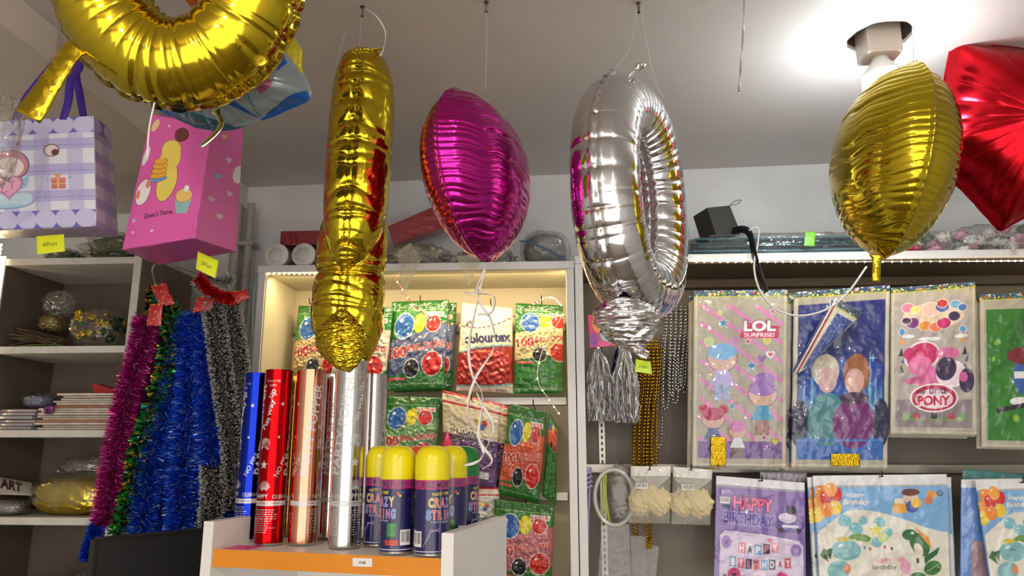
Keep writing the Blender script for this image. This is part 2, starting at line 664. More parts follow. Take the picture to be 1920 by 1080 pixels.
    def out(s):
        A = s.A.reshape(s.H, s.SS, s.W, s.SS, 4)
        al = A[..., 3:4]
        a = al.mean((1, 3))
        c = (A[..., :3] * al).mean((1, 3)) / np.maximum(a, 1e-6)
        c = np.where(c <= 0.04045, c / 12.92, ((c + 0.055) / 1.055) ** 2.4)
        return np.concatenate([c, a], -1)


def sheet(name, cv, cor, mat, parent=None, bulge=0.0, lump=None, wr=0.0, wfr=(3, 14), seed=1, thick=0.003, **k):
    """a filled packet, card or bag panel: bulged front carrying the artwork, sides and back"""
    c = cv.out()
    H, W = c.shape[:2]
    TL, TR, BR, BL = [np.asarray(p, float) for p in cor]
    v, u = np.mgrid[0:H, 0:W]
    u = u / (W - 1.0); v = v / (H - 1.0)
    pos = (TL[None, None] * ((1 - u) * (1 - v))[..., None] + TR * (u * (1 - v))[..., None]
           + BR * (u * v)[..., None] + BL * ((1 - u) * v)[..., None])
    n = np.cross(BL - TL, TR - TL); n /= np.linalg.norm(n)
    env = np.clip(16 * u * (1 - u) * v * (1 - v), 0, 1)
    off = bulge * env ** .5
    if wr: off = off + wr * (nz(u, v * cv.a, seed, wfr, ridge=True)) * (.35 + .65 * env ** .4)
    if lump:
        y0, y1, amp, fr = lump
        e2 = np.clip((v * cv.a - y0) / .08, 0, 1) * np.clip((y1 - v * cv.a) / .08, 0, 1) * np.clip(u / .08, 0, 1) * np.clip((1 - u) / .08, 0, 1)
        off = off + amp * e2 * (1.2 + nz(u, v * cv.a, seed + 5, fr, 14, ridge=True))
    pos = pos + n * off[..., None]
    V = pos.reshape(-1, 3)
    ring = np.concatenate([np.arange(W), (np.arange(1, H) * W + W - 1), ((H - 1) * W + np.arange(W - 2, -1, -1)), (np.arange(H - 2, 0, -1) * W)])
    bl = V[ring] - n * (thick)
    N0 = len(V)
    V = np.vstack([V, bl])
    F = grid_faces(H, W)
    F = F[:, ::-1]
    R = len(ring)
    i = np.arange(R); j = (i + 1) % R
    side = np.stack([ring[i], ring[j], N0 + j, N0 + i], 1)
    me_cols = np.vstack([c.reshape(-1, 4), c.reshape(-1, 4)[ring]])
    # back as a fan of quads between opposite boundary points
    back = []
    F = np.vstack([F, side])
    ct = len(V)
    V = np.vstack([V, [bl.mean(0)]])
    me_cols = np.vstack([me_cols, me_cols[:N0].mean(0)])
    o = mk(name, V, F, mat, parent, True, None, me_cols, **k)
    bm = bmesh.new(); bm.from_mesh(o.data); bm.verts.ensure_lookup_table()
    cvx = bm.verts[ct]
    for q in range(R):
        try: bm.faces.new((bm.verts[N0 + q], bm.verts[N0 + (q + 1) % R], cvx))
        except Exception: pass
    bm.to_mesh(o.data); bm.free()
    return o


def wrapcyl(name, cv, ctr, r, z0, z1, mat, parent=None, rot=0.0, lean=(0, 0), **k):
    c = cv.out()
    H, W = c.shape[:2]
    v, u = np.mgrid[0:H, 0:W]
    a = rot + u / W * 2 * math.pi
    z = z1 + (z0 - z1) * v / (H - 1.0)
    x = ctr[0] + r * np.cos(a) + lean[0] * (z - z0); y = ctr[1] + r * np.sin(a) + lean[1] * (z - z0)
    V = np.stack([x, y, z], -1).reshape(-1, 3)
    return mk(name, V, grid_faces(H, W, True)[:, ::-1], mat, parent, True, None, c.reshape(-1, 4), **k)


# ------------------------------------------------------------------ foil balloons
def creases(s, ks, seed=0):
    out = np.zeros_like(s)
    for p, w, a in ks:
        d = np.abs((s - p + .5) % 1.0 - .5)
        out += a * np.exp(-(d / w))
    return out


def ring_balloon(ctr, A, B, r, ex, ez, seed, nouter=26, ninner=44, ns=520, nt=72, rin=1.0, squash=1.0, pw=1.0, lump=0.02):
    """tube bent to an oval digit 0; ex, ez = unit axes of the digit's plane"""
    ex = np.asarray(ex, float); ez = np.asarray(ez, float); ey = np.cross(ez, ex)
    rs = np.random.RandomState(seed)
    s = np.arange(ns) / ns
    t = np.arange(nt) / nt * 2 * math.pi
    S, T = np.meshgrid(s, t, indexing='ij')
    a = S * 2 * math.pi
    px = A * np.sign(np.cos(a)) * np.abs(np.cos(a)) ** pw; pz = B * np.sign(np.sin(a)) * np.abs(np.sin(a)) ** pw
    nx = np.cos(a) / A; nz_ = np.sin(a) / B
    L = np.hypot(nx, nz_); nx /= L; nz_ /= L
    ko = [((i + .3 * rs.rand()) / nouter, .0022 + .002 * rs.rand(), (.05 + .08 * rs.rand())) for i in range(nouter)]
    kl = [((i + .5 * rs.rand()) / 9, .0045, .035 + .04 * rs.rand()) for i in range(9)]
    ki = [((i + .4 * rs.rand()) / ninner, .0035, .09 + .12 * rs.rand()) for i in range(ninner)]
    dO = np.abs((T + math.pi) % (2 * math.pi) - math.pi)
    dI = math.pi - dO
    rr = np.ones_like(S)
    rr -= creases(S, ko) * np.exp(-dO / .55)
    rr -= creases(S, kl) * (.25 + .75 * np.exp(-dO / 1.6))
    rr -= creases(S, ki) * np.exp(-dI / .75)
    rr += .10 * np.exp(-(dO / .05) ** 2) - .05 * np.exp(-(dO / .2) ** 2) + .08 * np.exp(-(dI / .05) ** 2) - .06 * np.exp(-(dI / .25) ** 2)
    rr += lump * nz(S * 2, T / 6.28, seed + 3, (2, 6), 6)
    wob = 0.003 * np.sin(S * 2 * math.pi * nouter * 1.7) * np.exp(-(dO / .08) ** 2)
    R = r * rr
    cr = np.cos(T) * R; sr = np.sin(T) * R * squash + wob
    X = px + nx * cr; Z = pz + nz_ * cr
    V = np.asarray(ctr) + X[..., None] * ex + Z[..., None] * ez + sr[..., None] * ey
    F = grid_faces(ns, nt, True)
    last = np.stack([(ns - 1) * nt + np.arange(nt), (ns - 1) * nt + (np.arange(nt) + 1) % nt, (np.arange(nt) + 1) % nt, np.arange(nt)], 1)
    return V.reshape(-1, 3), np.vstack([F, last])


def pillow_balloon(ctr, out, H, ex, ez, seed, ncr=26, nr=90, nth=420, q=0.62, crd=.10, longc=8, fin=0.005, wave=.6, level=False):
    """out(theta) -> radius of the flat outline; inflated both sides of the plane ex, ez"""
    ex = np.asarray(ex, float); ez = np.asarray(ez, float); ey = np.cross(ez, ex)
    rs = np.random.RandomState(seed)
    th = np.arange(nth) / nth
    ro = np.array([out(x * 2 * math.pi) for x in th])
    # t from centre of front over the seam to centre of back
    k = np.linspace(0, 1, nr)
    k = 1 - (1 - k) ** 1.7
    ks = [((i + .5 * rs.rand()) / ncr, .004 + .003 * rs.rand(), crd * (.5 + rs.rand())) for i in range(ncr)]
    kl = [((i + .6 * rs.rand()) / max(1, longc), .006, .06 + .05 * rs.rand()) for i in range(longc)]
    Vs = []
    for side in (1, -1):
        K, TH = np.meshgrid(k, th, indexing='ij')
        h = (1 - K ** 2.3) ** q
        if level:
            hz = ro.max()
            Zq = ro[None, :] * K * np.sin(TH * 2 * math.pi) / hz
            Xq = ro[None, :] * K * np.cos(TH * 2 * math.pi) / hz
            zc = (Zq + 1.1) / 2.2 + .012 * np.sin(Xq * 5 + seed) * side + .006 * np.sin(Xq * 17)
            c = creases(zc, ks); cl = creases(zc, kl)
            e = np.exp(-(1 - K) / .20)
            h = h * (1 - c * e * 2.0 * wave - cl * .8 * np.clip(K * 1.6, 0, 1))
            h = h + .0035 * np.sin(zc * 420) * np.exp(-((1 - K - .22) / .10) ** 2) * (nz(Xq + 2, Zq, seed + 4, (1, 3), 5) > 0)
        else:
            c = creases(TH, ks); cl = creases(TH, kl)
            e = np.exp(-(1 - K) / .22)
            h = h * (1 - c * e * 3 * wave - cl * np.clip(K * 1.6 - .6, 0, 1) ** 1.5)
        h = h + .012 * nz(K * np.cos(TH * 6.283) + 1, K * np.sin(TH * 6.283) + 1, seed + 9, (2, 6), 8) * (1 - K ** 3)
        R = ro[None, :] * K * (1 - c * .12 * np.exp(-(1 - K) / .05))
        R = R + fin * np.exp(-((1 - K) / .004))
        X = R * np.cos(TH * 2 * math.pi); Z = R * np.sin(TH * 2 * math.pi)
        Y = side * H * h
        Vs.append(np.asarray(ctr) + X[..., None] * ex + Z[..., None] * ez + Y[..., None] * ey)
    V0 = Vs[0].reshape(-1, 3); V1 = Vs[1].reshape(-1, 3)
    F0 = grid_faces(nr, nth, True); F1 = F0[:, ::-1] + len(V0)
    return np.vstack([V0, V1]), np.vstack([F0, F1]), (k, th, ro)


def rfun(pts):
    """outline radius function from polar corner points (deg, r)"""
    pts = sorted(pts)
    A = np.array([p[0] for p in pts] + [pts[0][0] + 360.0]); R = np.array([p[1] for p in pts] + [pts[0][1]])

    def f(t):
        d = math.degrees(t) % 360
        if d < A[0]: d += 360
        i = int(np.searchsorted(A, d, 'right') - 1); i = min(i, len(A) - 2)
        a0, a1 = math.radians(A[i]), math.radians(A[i + 1]); tt = math.radians(d)
        # straight edge between the two polar points
        den = R[i] * math.sin(tt - a0) + R[i + 1] * math.sin(a1 - tt)
        return R[i] * R[i + 1] * math.sin(a1 - a0) / max(den, 1e-9)
    return f


def smooth_rfun(f, w=6, n=360):
    r = np.array([f(i / n * 2 * math.pi) for i in range(n)])
    ker = np.exp(-(np.arange(-3 * w, 3 * w + 1) / w) ** 2); ker /= ker.sum()
    rr = np.convolve(np.concatenate([r[-3 * w:], r, r[:3 * w]]), ker, 'valid')
    return lambda t: float(np.interp((t / (2 * math.pi) * n) % n, np.arange(n + 1), np.append(rr, rr[0])))


def heart_r(w, h):
    pts = []
    for k in range(0, 360, 3):
        t = math.radians(k)
        x = 16 * math.sin(t) ** 3; y = 13 * math.cos(t) - 5 * math.cos(2 * t) - 2 * math.cos(3 * t) - math.cos(4 * t) + 2
        y = y * (1.0)
        pts.append((math.degrees(math.atan2(y * h / 14.5, x * w / 16)) % 360, math.hypot(x * w / 16, y * h / 14.5)))
    pts = sorted(set((round(a, 4), b) for a, b in pts))
    return smooth_rfun(rfun(pts), 4)


def egg_r(w, top, bot, notch=.05):
    pts = []
    for k in range(0, 360, 2):
        t = math.radians(k)
        c_, s_ = math.cos(t), math.sin(t)
        if s_ >= 0: x, y = w * np.sign(c_) * abs(c_) ** .95, top * s_ ** .95 * (1 - notch * math.exp(-(c_ / .22) ** 2))
        else: x, y = w * np.sign(c_) * abs(c_) ** 1.12, bot * -abs(s_) ** 1.12
        pts.append((math.degrees(math.atan2(y, x)) % 360, math.hypot(x, y)))
    pts = sorted(set((round(a, 4), b) for a, b in pts))
    return smooth_rfun(rfun(pts), 2)


def crumple(V, amp, seed, fr=(6, 30)):
    V = np.asarray(V, float)
    c = V.mean(0); s_ = np.abs(V - c).max() * 2
    u = (V[:, 0] - c[0]) / s_; v = (V[:, 1] - c[1]) / s_; w = (V[:, 2] - c[2]) / s_
    d = np.stack([nz(u + w * .7, v - w * .6, seed + q, fr, 12, ridge=True) for q in (0, 1, 2)], 1)
    return V + d * amp


def blob(ctr, rad, seed=0, amp=.1, fr=(1.5, 5), nu=48, nv=32, ridge=True, pw=.8, flatb=None):
    """crumpled closed bag or bundle shape"""
    a = np.linspace(0, 2 * math.pi, nu, endpoint=False); b = np.linspace(0, math.pi, nv)
    B, A = np.meshgrid(b, a, indexing='ij')
    sg = lambda x: np.sign(x) * np.abs(x) ** pw
    x = sg(np.sin(B)) * sg(np.cos(A)); y = sg(np.sin(B)) * sg(np.sin(A)); z = sg(np.cos(B))
    d = 1 + amp * nz(x + z * .6 + 2, y - z * .5 + 2, seed, fr, 12, ridge=ridge)
    V = np.stack([x * rad[0] * d, y * rad[1] * d, z * rad[2] * d], -1) + np.asarray(ctr, float)
    if flatb is not None:
        V[..., 2] = np.maximum(V[..., 2], flatb)
    return V.reshape(-1, 3), grid_faces(nv, nu, True)[:, ::-1]


def tinsel(name, label, pts, R, n, cols, seed, parent=None, mat=None, nw=.0009, tipcol=None, core=(10, 10, 14), group=None, wide=False, npt=60, rvar=.25):
    """a garland: thin foil needles all round a hanging core"""
    rs = np.random.RandomState(seed)
    p = spline(pts, npt)
    T, N, B = frames(p)
    i = rs.rand(n) * (npt - 1.001); i0 = i.astype(int); f = (i - i0)[:, None]
    c = p[i0] * (1 - f) + p[i0 + 1] * f
    a = rs.rand(n) * 2 * math.pi
    d = N[i0] * np.cos(a)[:, None] + B[i0] * np.sin(a)[:, None] + T[i0] * (rs.rand(n) * .9 - .45)[:, None] + rs.randn(n, 3) * .12
    d /= np.linalg.norm(d, axis=1)[:, None]
    L = R * (1 - rvar + rvar * 1.4 * rs.rand(n))[:, None]
    w = np.cross(d, rs.randn(n, 3)); w /= np.linalg.norm(w, axis=1)[:, None]
    ww = nw * (.6 + .8 * rs.rand(n))[:, None]
    cv = np.array([lin(q) for q in cols])[rs.randint(len(cols), size=n)]
    tc = cv if tipcol is None else np.tile(lin(tipcol), (n, 1))
    s0 = .15 if not wide else .45
    a0 = c + d * L * s0
    md = c + d * L * (.6 if tipcol is None else .78) + rs.randn(n, 3) * R * .06
    V = np.stack([a0 - w * ww, a0 + w * ww, md + w * ww, md - w * ww, c + d * L + w * ww * .5, c + d * L - w * ww * .5], 1).reshape(-1, 3)
    k = np.arange(n)[:, None] * 6
    F = np.vstack([k + np.array([[0, 1, 2, 3]]), k + np.array([[3, 2, 4, 5]])])
    mc = cv
    C_ = np.stack([cv, cv, mc, mc, tc, tc], 1).reshape(-1, 3)
    tv, tf = tube(p, R * (.22 if tipcol is None else .55), 8, cap=False)
    F = np.vstack([F, np.array(tf) + len(V)])
    V = np.vstack([V, tv]); C_ = np.vstack([C_, np.tile(lin(core), (len(tv), 1))])
    return mk(name, V, F, mat or m_tins, parent, False, None, C_, label=label, cat='tinsel garland' if label else None, group=group)


def ico(r, sub=1):
    bm = bmesh.new(); bmesh.ops.create_icosphere(bm, subdivisions=sub, radius=r)
    V = np.array([v.co[:] for v in bm.verts]); F = np.array([[v.index for v in f.verts] for f in bm.faces]); bm.free()
    return V, F


def beads(name, label, pts, r, mat, group=None, parent=None, step=2.15):
    p = spline(pts, 300)
    seg = np.linalg.norm(np.diff(p, axis=0), axis=1); s = np.concatenate([[0], np.cumsum(seg)])
    q = np.arange(0, s[-1], r * step)
    C_ = np.stack([np.interp(q, s, p[:, k]) for k in range(3)], 1)
    v, f = ico(r, 1)
    V = (C_[:, None, :] + v[None]).reshape(-1, 3)
    F = (f[None] + (np.arange(len(C_)) * len(v))[:, None, None]).reshape(-1, 3)
    return mk(name, V, F, mat, parent, True, label=label, cat='bead necklace' if label else None, group=group)


def ribbon(mb, pts, w, m=0, n=80, tw=(0, 1), up=None, th=.0004):
    """flat ribbon of width w twisted from tw[0] to tw[1] turns, with thickness"""
    p = spline(pts, n); T, N, B = frames(p)
    a = np.linspace(tw[0], tw[1], n) * 2 * math.pi
    d = N * np.cos(a)[:, None] + B * np.sin(a)[:, None]
    e = np.cross(T, d)
    V = np.stack([p - d * w / 2 - e * th, p + d * w / 2 - e * th, p + d * w / 2 + e * th, p - d * w / 2 + e * th], 1).reshape(-1, 3)
    F = []
    for i in range(n - 1):
        for j in range(4):
            k = (j + 1) % 4
            F.append((i * 4 + j, i * 4 + k, (i + 1) * 4 + k, (i + 1) * 4 + j))
    F += [(3, 2, 1, 0), tuple((n - 1) * 4 + j for j in range(4))]
    return mb.add(V, F, m)


def label_note(name, cv, cor, label, seed=1, cat='price note', curl=.003):
    return sheet(name, cv, cor, m_label, None, bulge=curl, thick=.0004, label=label, cat=cat)

# ------------------------------------------------------------------ the room
def PZ(px, py, z):
    r = ray(px, py)
    k = (z - 1.6) / r[2]
    return np.array((r[0] * k, r[1] * k, z))


def S(px, py, Y):
    """metres per photo pixel at that depth"""
    r = np.array(ray(px, py)) * Y / ray(px, py)[1]
    fw = np.array((-math.sin(YAW) * math.cos(PIT), math.cos(YAW) * math.cos(PIT), math.sin(PIT)))
    return float(np.dot(r, fw)) / FPX


XL, XR, YB = -1.95, 2.0, -2.2
MB().box((XL, YB, -0.05), (XR, 2.35, 0)).build('floor', m_floor, kind='structure')
# ceiling with the round hole the lamp holder sits in
hc = PC(1650, 70)
hr = 0.060
mb = MB()
n = 48
ringp = [(hc[0] + hr * (1 + .035 * math.sin(3 * k * 2 * math.pi / n) + .02 * math.sin(11 * k)) * math.cos(k * 2 * math.pi / n), hc[1] + hr * (1 + .03 * math.sin(5 * k * 2 * math.pi / n)) * math.sin(k * 2 * math.pi / n)) for k in range(n)]
outp = []
for k in range(n):
    a = k * 2 * math.pi / n
    c_, s_ = math.cos(a), math.sin(a)
    t = min([(XR - hc[0]) / c_ if c_ > 1e-6 else 1e9, (XL - hc[0]) / c_ if c_ < -1e-6 else 1e9, (2.35 - hc[1]) / s_ if s_ > 1e-6 else 1e9, (YB - hc[1]) / s_ if s_ < -1e-6 else 1e9])
    outp.append((hc[0] + t * c_, hc[1] + t * s_))
# insert the corners
allout = []
for k in range(n):
    allout.append(outp[k])
V = [(x, y, CEIL) for x, y in ringp] + [(x, y, CEIL) for x, y in allout]
F = []
for k in range(n):
    j = (k + 1) % n
    a, b = allout[k], allout[j]
    F.append([k, j, n + j, n + k])
    if abs(a[0] - b[0]) > 1e-4 and abs(a[1] - b[1]) > 1e-4:
        cx = XR if max(a[0], b[0]) > XR - 1e-3 else XL
        cy = 2.35 if max(a[1], b[1]) > 2.35 - 1e-3 else YB
        V.append((cx, cy, CEIL)); F.append([n + k, n + j, len(V) - 1])
mb.add(V, F, 0)
V2 = [(x, y, CEIL) for x, y in ringp] + [(x, y, CEIL + .008) for x, y in ringp] + [(x, y, CEIL + .05) for x, y in ringp]
mb.add(V2, [[k, n + k, n + (k + 1) % n, (k + 1) % n] for k in range(n)], 1)
mb.add(V2, [[n + k, 2 * n + k, 2 * n + (k + 1) % n, n + (k + 1) % n] for k in range(n)] + [list(range(2 * n, 3 * n))], 2)
mb.build('ceiling', [m_ceil, m_chip, m_hole], kind='structure')
wy = lambda x: 2.205 + (x + .96) * (2.117 - 2.205) / 1.76
mb = MB()
mb.hexa([(XL, wy(XL), 0), (XR, wy(XR), 0), (XR, 2.35, 0), (XL, 2.35, 0), (XL, wy(XL), CEIL), (XR, wy(XR), CEIL), (XR, 2.35, CEIL), (XL, 2.35, CEIL)])
mb.build('wall_back', m_wall, kind='structure')
MB().box((XL - .05, YB, 0), (XL, 2.35, CEIL)).build('wall_left', m_wall, kind='structure')
MB().box((XR, YB, 0), (XR + .05, 2.35, CEIL)).build('wall_right', m_wall, kind='structure')
MB().box((XL, YB, 2.336), (-0.985, 2.22, CEIL - .0005)).build('trim_1', m_soff, kind='structure')
# pipe duct in the back corner
mb = MB()
px_ = P(461, 420, 2.12)[0]
mb.lathe([(0.012, 0), (0.012, 2.336)], (px_, 2.15, 0), 16)
mb.lathe([(0.016, 0), (0.016, 2.336)], (px_ - .045, 2.16, 0), 16)
for z in (1.75, 2.2): mb.box((px_ - .06, 2.135, z), (px_ + .02, 2.185, z + .012))
mb.build('trim_2', M('pipe_paint', (150, 144, 136), .5), smooth=False, kind='structure')

# ------------------------------------------------------------------ ceiling lamp
def bulb(ctr, label, mat):
    t = thing('ceiling_bulb', label, 'light bulb', ctr, None)
    x, y, z = ctr
    MB().box((x - .034, y - .030, z - .046), (x + .034, y + .030, z + .028), bev=.004).build('lamp_holder', m_socket, t)
    b = MB().lathe([(.014, .012), (.017, 0), (.024, -.010), (.034, -.024), (.036, -.032)], (x, y, z - .052), 32).build('bulb_base', m_bulbbody, t, True)
    MB().lathe([(.036, 0), (.037, -.012), (.037, -.04), (.033, -.052), (.022, -.06), (.006, -.063)], (x, y, z - .0845), 32).build('bulb_globe', mat, t, True)
    return t


bulb((hc[0] - .004, hc[1] + .002, CEIL), 'lit white LED bulb in a ceiling hole above the oval gold balloon', m_bulb)
bulb((-0.55, -0.35, CEIL - .03), 'lit bulb on the ceiling behind the viewer, left', m_bulb2)
bulb((0.75, -0.75, CEIL - .03), 'lit bulb on the ceiling behind the viewer, right', m_bulb2)

# ------------------------------------------------------------------ shelving units
def led_dots(name, pts, label, r=.0022, strip=True, wire=None, group=None, n=40):
    t = thing(name, label, 'LED strip', pts[0], group)
    p = spline(pts, 160)
    mb = MB(); mb.tube(p, .0014, 6); mb.build('tape' if strip else 'wire', m_string if strip else (wire or m_thread), t, True)
    q = spline(pts, n); v, f = ico(r, 1)
    V = (q[:, None] + v[None]).reshape(-1, 3); F = (f[None] + (np.arange(n) * len(v))[:, None, None]).reshape(-1, 3)
    o = mk('led_beads', V, F, m_led, t, True)
    return t


Zt = 2.0625
t = thing('balloon_shelf_unit', 'white open shelf unit with warm LED edge and balloon packets inside, in the middle', 'shelving unit', (-.37, 1.85, 0))
MB().box((-.781, 1.85, 0), (-.762, 2.085, Zt - .0195), bev=.0008).build('side_panel', m_white, t)
MB().box((.019, 1.85, 0), (.038, 2.085, Zt - .0195), bev=.0008).build('side_panel', m_white, t)
MB().box((-.7618, 1.853, .0), (-.7588, 2.07, Zt - .0195)).build('side_lining', m_beige, t)
MB().box((-.783, 1.849, Zt - .019), (.039, 2.085, Zt), bev=.0008).build('top_board', m_white, t)
MB().box((-.7585, 1.856, Zt - .0225), (.0188, 2.069, Zt - .0192)).build('top_lining', m_beige, t)
MB().box((-.7585, 2.07, 0), (.0188, 2.08, Zt - .02)).build('back_panel', m_back, t)
zr1 = P(900, 615, 2.06)[2]; zr2 = P(900, 752, 2.06)[2]; zr3 = P(900, 930, 2.06)[2]
for z in (zr1, zr2, zr3):
    MB().box((-.758, 2.058, z - .012), (.018, 2.0698, z + .012), bev=.002).build('hanging_rail', m_metal, t)
Zb = P(1600, 472, 1.85)[2]
t = thing('party_goods_shelf_unit', 'white shelf unit with brown-shadowed inside holding cartoon-print packs, at the right', 'shelving unit', (.8, 1.85, 0))
MB().box((.0405, 1.85, 0), (.0605, 2.085, Zb - .0205), bev=.0008).build('side_panel', m_white, t)
MB().box((.0405, 1.849, Zb - .020), (1.62, 2.085, Zb), bev=.0008).build('top_board', m_white, t)
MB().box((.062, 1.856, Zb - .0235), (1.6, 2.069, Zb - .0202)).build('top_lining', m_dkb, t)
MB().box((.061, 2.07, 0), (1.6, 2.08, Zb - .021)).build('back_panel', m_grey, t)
MB().box((1.6, 1.85, 0), (1.62, 2.085, Zb - .0205)).build('side_panel', m_white, t)
zq1 = P(1400, 530, 2.05)[2]; zq2 = P(1400, 880, 2.05)[2]
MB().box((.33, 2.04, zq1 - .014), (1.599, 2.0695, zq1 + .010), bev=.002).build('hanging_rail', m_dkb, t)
MB().box((.0615, 2.045, zq2 - .010), (1.599, 2.0695, zq2 + .014), bev=.002).build('hanging_rail', m_metal, t)
sp = P(1128, 800, 2.065)
mb = MB(); mb.box((sp[0] - .008, 2.063, 1.2), (sp[0] + .008, 2.0698, 1.86), 0)
for k in range(40): mb.box((sp[0] - .0025, 2.0622, 1.22 + k * .016), (sp[0] + .0025, 2.0632, 1.229 + k * .016), 1)
mb.build('slotted_upright', [m_metal, m_black], t)
# left unit
t = thing('left_shelf_unit', 'white-edged shelf unit with brown sides and three boards of bagged goods, far left', 'shelving unit', (-1.29, 1.85, 0))
MB().box((-1.5, 1.85, 0), (-1.478, 2.09, 2.10), bev=.0008).build('side_panel', m_white, t)
MB().box((-1.1205, 1.849, 0), (-1.1005, 1.853, 2.10), bev=.0008).build('edge_strip', m_chip, t)
MB().box((-1.1205, 1.8532, 0), (-1.101, 2.13, 2.10), bev=.0008).build('side_panel', m_brown, t)
MB().box((-1.4775, 2.09, 0), (-1.121, 2.1, 2.10)).build('back_panel', m_dgrey, t)
MB().box((-1.4777, 1.854, 0), (-1.4757, 2.089, 2.08)).build('side_lining', m_dgrey, t)
zs = [P(150, y, 1.85)[2] for y in (489, 655, 813, 978)]
for z in zs + [1.15, .85, .45]:
    MB().box((-1.4775, 1.851, z - .009), (-1.121, 2.0898, z + .009), bev=.0008).build('shelf_board', m_chip, t)

led_dots('led_strip', [P(504, 513, 1.852), P(600, 514, 1.852)], 'short row of warm LED dots at the top left of the middle shelf', n=11, r=.0026)
led_dots('led_strip', [P(1306, 491, 1.846), P(1600, 491, 1.846), P(1918, 489, 1.846), P(2000, 489, 1.846)], 'long warm LED strip along the top board at the right', n=60, r=.0024)
led_dots('led_strip', [(-1.494, 1.846, 2.13), (-1.494, 1.846, 1.62)], 'vertical warm LED strip on the far left post', n=46, r=.0036)
led_dots('fairy_lights', [P(735, 515, 1.9), P(790, 585, 1.92), P(870, 612, 1.93), P(920, 611, 1.93), P(970, 590, 1.92), P(1010, 564, 1.9), P(1035, 558, 1.88), P(1052, 572, 1.86)],
         'string of tiny warm fairy lights swagged across the top balloon packets', strip=False, n=38, r=.0021, wire=M('copper_wire', (150, 70, 50), .4, .6))
led_dots('fairy_lights', [P(1056, 590, 1.9), P(1020, 650, 1.95), P(1008, 710, 1.95), P(1030, 750, 1.93), P(1048, 775, 1.9)],
         'loose end of fairy lights hanging in front of the pale packet beside the post', strip=False, n=9, r=.0021)

# ------------------------------------------------------------------ balloons
def Vr(*a): return np.array(a, float)


def unit(v):
    v = np.asarray(v, float); return v / np.linalg.norm(v)


def thread(pts, label, r=.0004, mat=None, name='hanging_thread'):
    t = MB().tube(spline(pts, 24), r, 5).build(name, mat or m_thread, None, True, label=label, cat='thread')
    return t


def hook(p, label):
    x, y, z = p
    mb = MB(); mb.lathe([(.0045, 0), (.0045, -.002), (.0016, -.003), (.0016, -.018), (.003, -.019), (.003, -.021)], (x, y, CEIL - .0005), 12)
    return mb.build('ceiling_screw', m_dmetal, None, True, label=label, cat='screw')


def lobe(ctr, zs_, rs_, ry, seed, ncr, amp, seams=(-math.pi / 2, math.pi / 2), dxs=None, nt=96, nzz=260, bumpy=.02, dys=None, fr=(5, 24)):
    rs = np.random.RandomState(seed)
    z = np.linspace(0, 1, nzz); tt = np.linspace(0, 2 * math.pi, nt, endpoint=False)
    Zv = np.interp(z, np.linspace(0, 1, len(zs_)), zs_)
    zz = np.linspace(zs_[0], zs_[-1], nzz)
    order = np.argsort(zs_)
    zso = np.array(zs_)[order]
    sp_ = spline(np.stack([np.array(zs_), np.array(rs_), np.array(dxs if dxs is not None else [0] * len(zs_)), np.array(dys if dys is not None else [0] * len(zs_))], 1), nzz)
    Zg, Tg = np.meshgrid(sp_[:, 0], tt, indexing='ij')
    R = np.maximum(sp_[:, 1], .0005)[:, None] * np.ones_like(Tg)
    DX = sp_[:, 2][:, None]; DY = sp_[:, 3][:, None]
    zn = np.linspace(0, 1, nzz)[:, None] * np.ones_like(Tg)
    dS = np.min([np.abs((Tg - q + math.pi) % (2 * math.pi) - math.pi) for q in seams], axis=0)
    ks = [((i + .6 * rs.rand()) / ncr, .003 + .004 * rs.rand(), amp * (.4 + rs.rand())) for i in range(ncr)]
    kl = [((i + .6 * rs.rand()) / 7, .006, amp * .7) for i in range(7)]
    zc = zn + .012 * np.sin(Tg * 2 + seed) + .02 * dS * np.sin(zn * 40)
    k = 1 - creases(zc, ks) * np.exp(-dS / .45) - creases(zc, kl) * np.exp(-dS / 1.2)
    k -= .06 * np.exp(-(dS / .16) ** 2); k += .05 * np.exp(-(dS / .03) ** 2)
    k += bumpy * nz(zn * 3, Tg / 2, seed + 2, fr, 14, ridge=True)
    X = DX + R * k * np.cos(Tg); Y = DY + R * k * np.sin(Tg) * ry
    V = np.stack([X, Y, Zg], -1) + np.array([ctr[0], ctr[1], 0])
    return V.reshape(-1, 3), grid_faces(nzz, nt, True)


# gold digit balloon, top left
s = S(333, -70, .80)
c0 = P(333, -76, .80)
t = thing('foil_balloon', 'huge gold foil number balloon curving down at the top left corner', 'balloon', c0, None)
V, F = ring_balloon(c0, 154 * s, 198 * s, 86 * s, Vr(1, .08, 0), unit(Vr(0, -.22, 1)), 3, nouter=30, ninner=36, lump=.035)
mk('body', V, F, m_gold, t)
cv = Canvas(40, 3.2, (214, 182, 30))
a = [P(118, 92, .79), P(140, 118, .79), P(75, 222, .78), P(38, 214, .78)]
mb = MB(); V, F = tube(spline([P(165, 60, .80), P(118, 120, .79), P(84, 175, .79), P(54, 218, .79)], 30), [.013 + .006 * (k / 29) for k in range(30)], 28, flat=.3)
mk('valve_tail', crumple(V, .0012, 4, (4, 18)), F, m_goldc, t)
V, F = lathe([(.004, 0), (.009, 0), (.009, .0015), (.004, .0015)], (0, 0, 0), 24, 'y')
mk('hanging_tab', np.array(V) + P(488, 112, .765), F, m_gold, t)
thread([P(290, 192, .785), P(280, 240, .79), P(276, 300, .80)], 'pale string dangling from the huge gold number balloon', .0011, m_string, 'string')
# heart behind it
c1 = P(385, -75, 1.1); s = S(385, -75, 1.1)
V, F, _ = pillow_balloon(c1, heart_r(115 * s, 125 * s), .06, unit(Vr(1, .3, 0)), Vr(0, 0, 1), 5)
mk('foil_balloon', V, F, m_redfoil2, label='orange-gold foil balloon glimpsed inside the ring of the huge number balloon', cat='balloon')

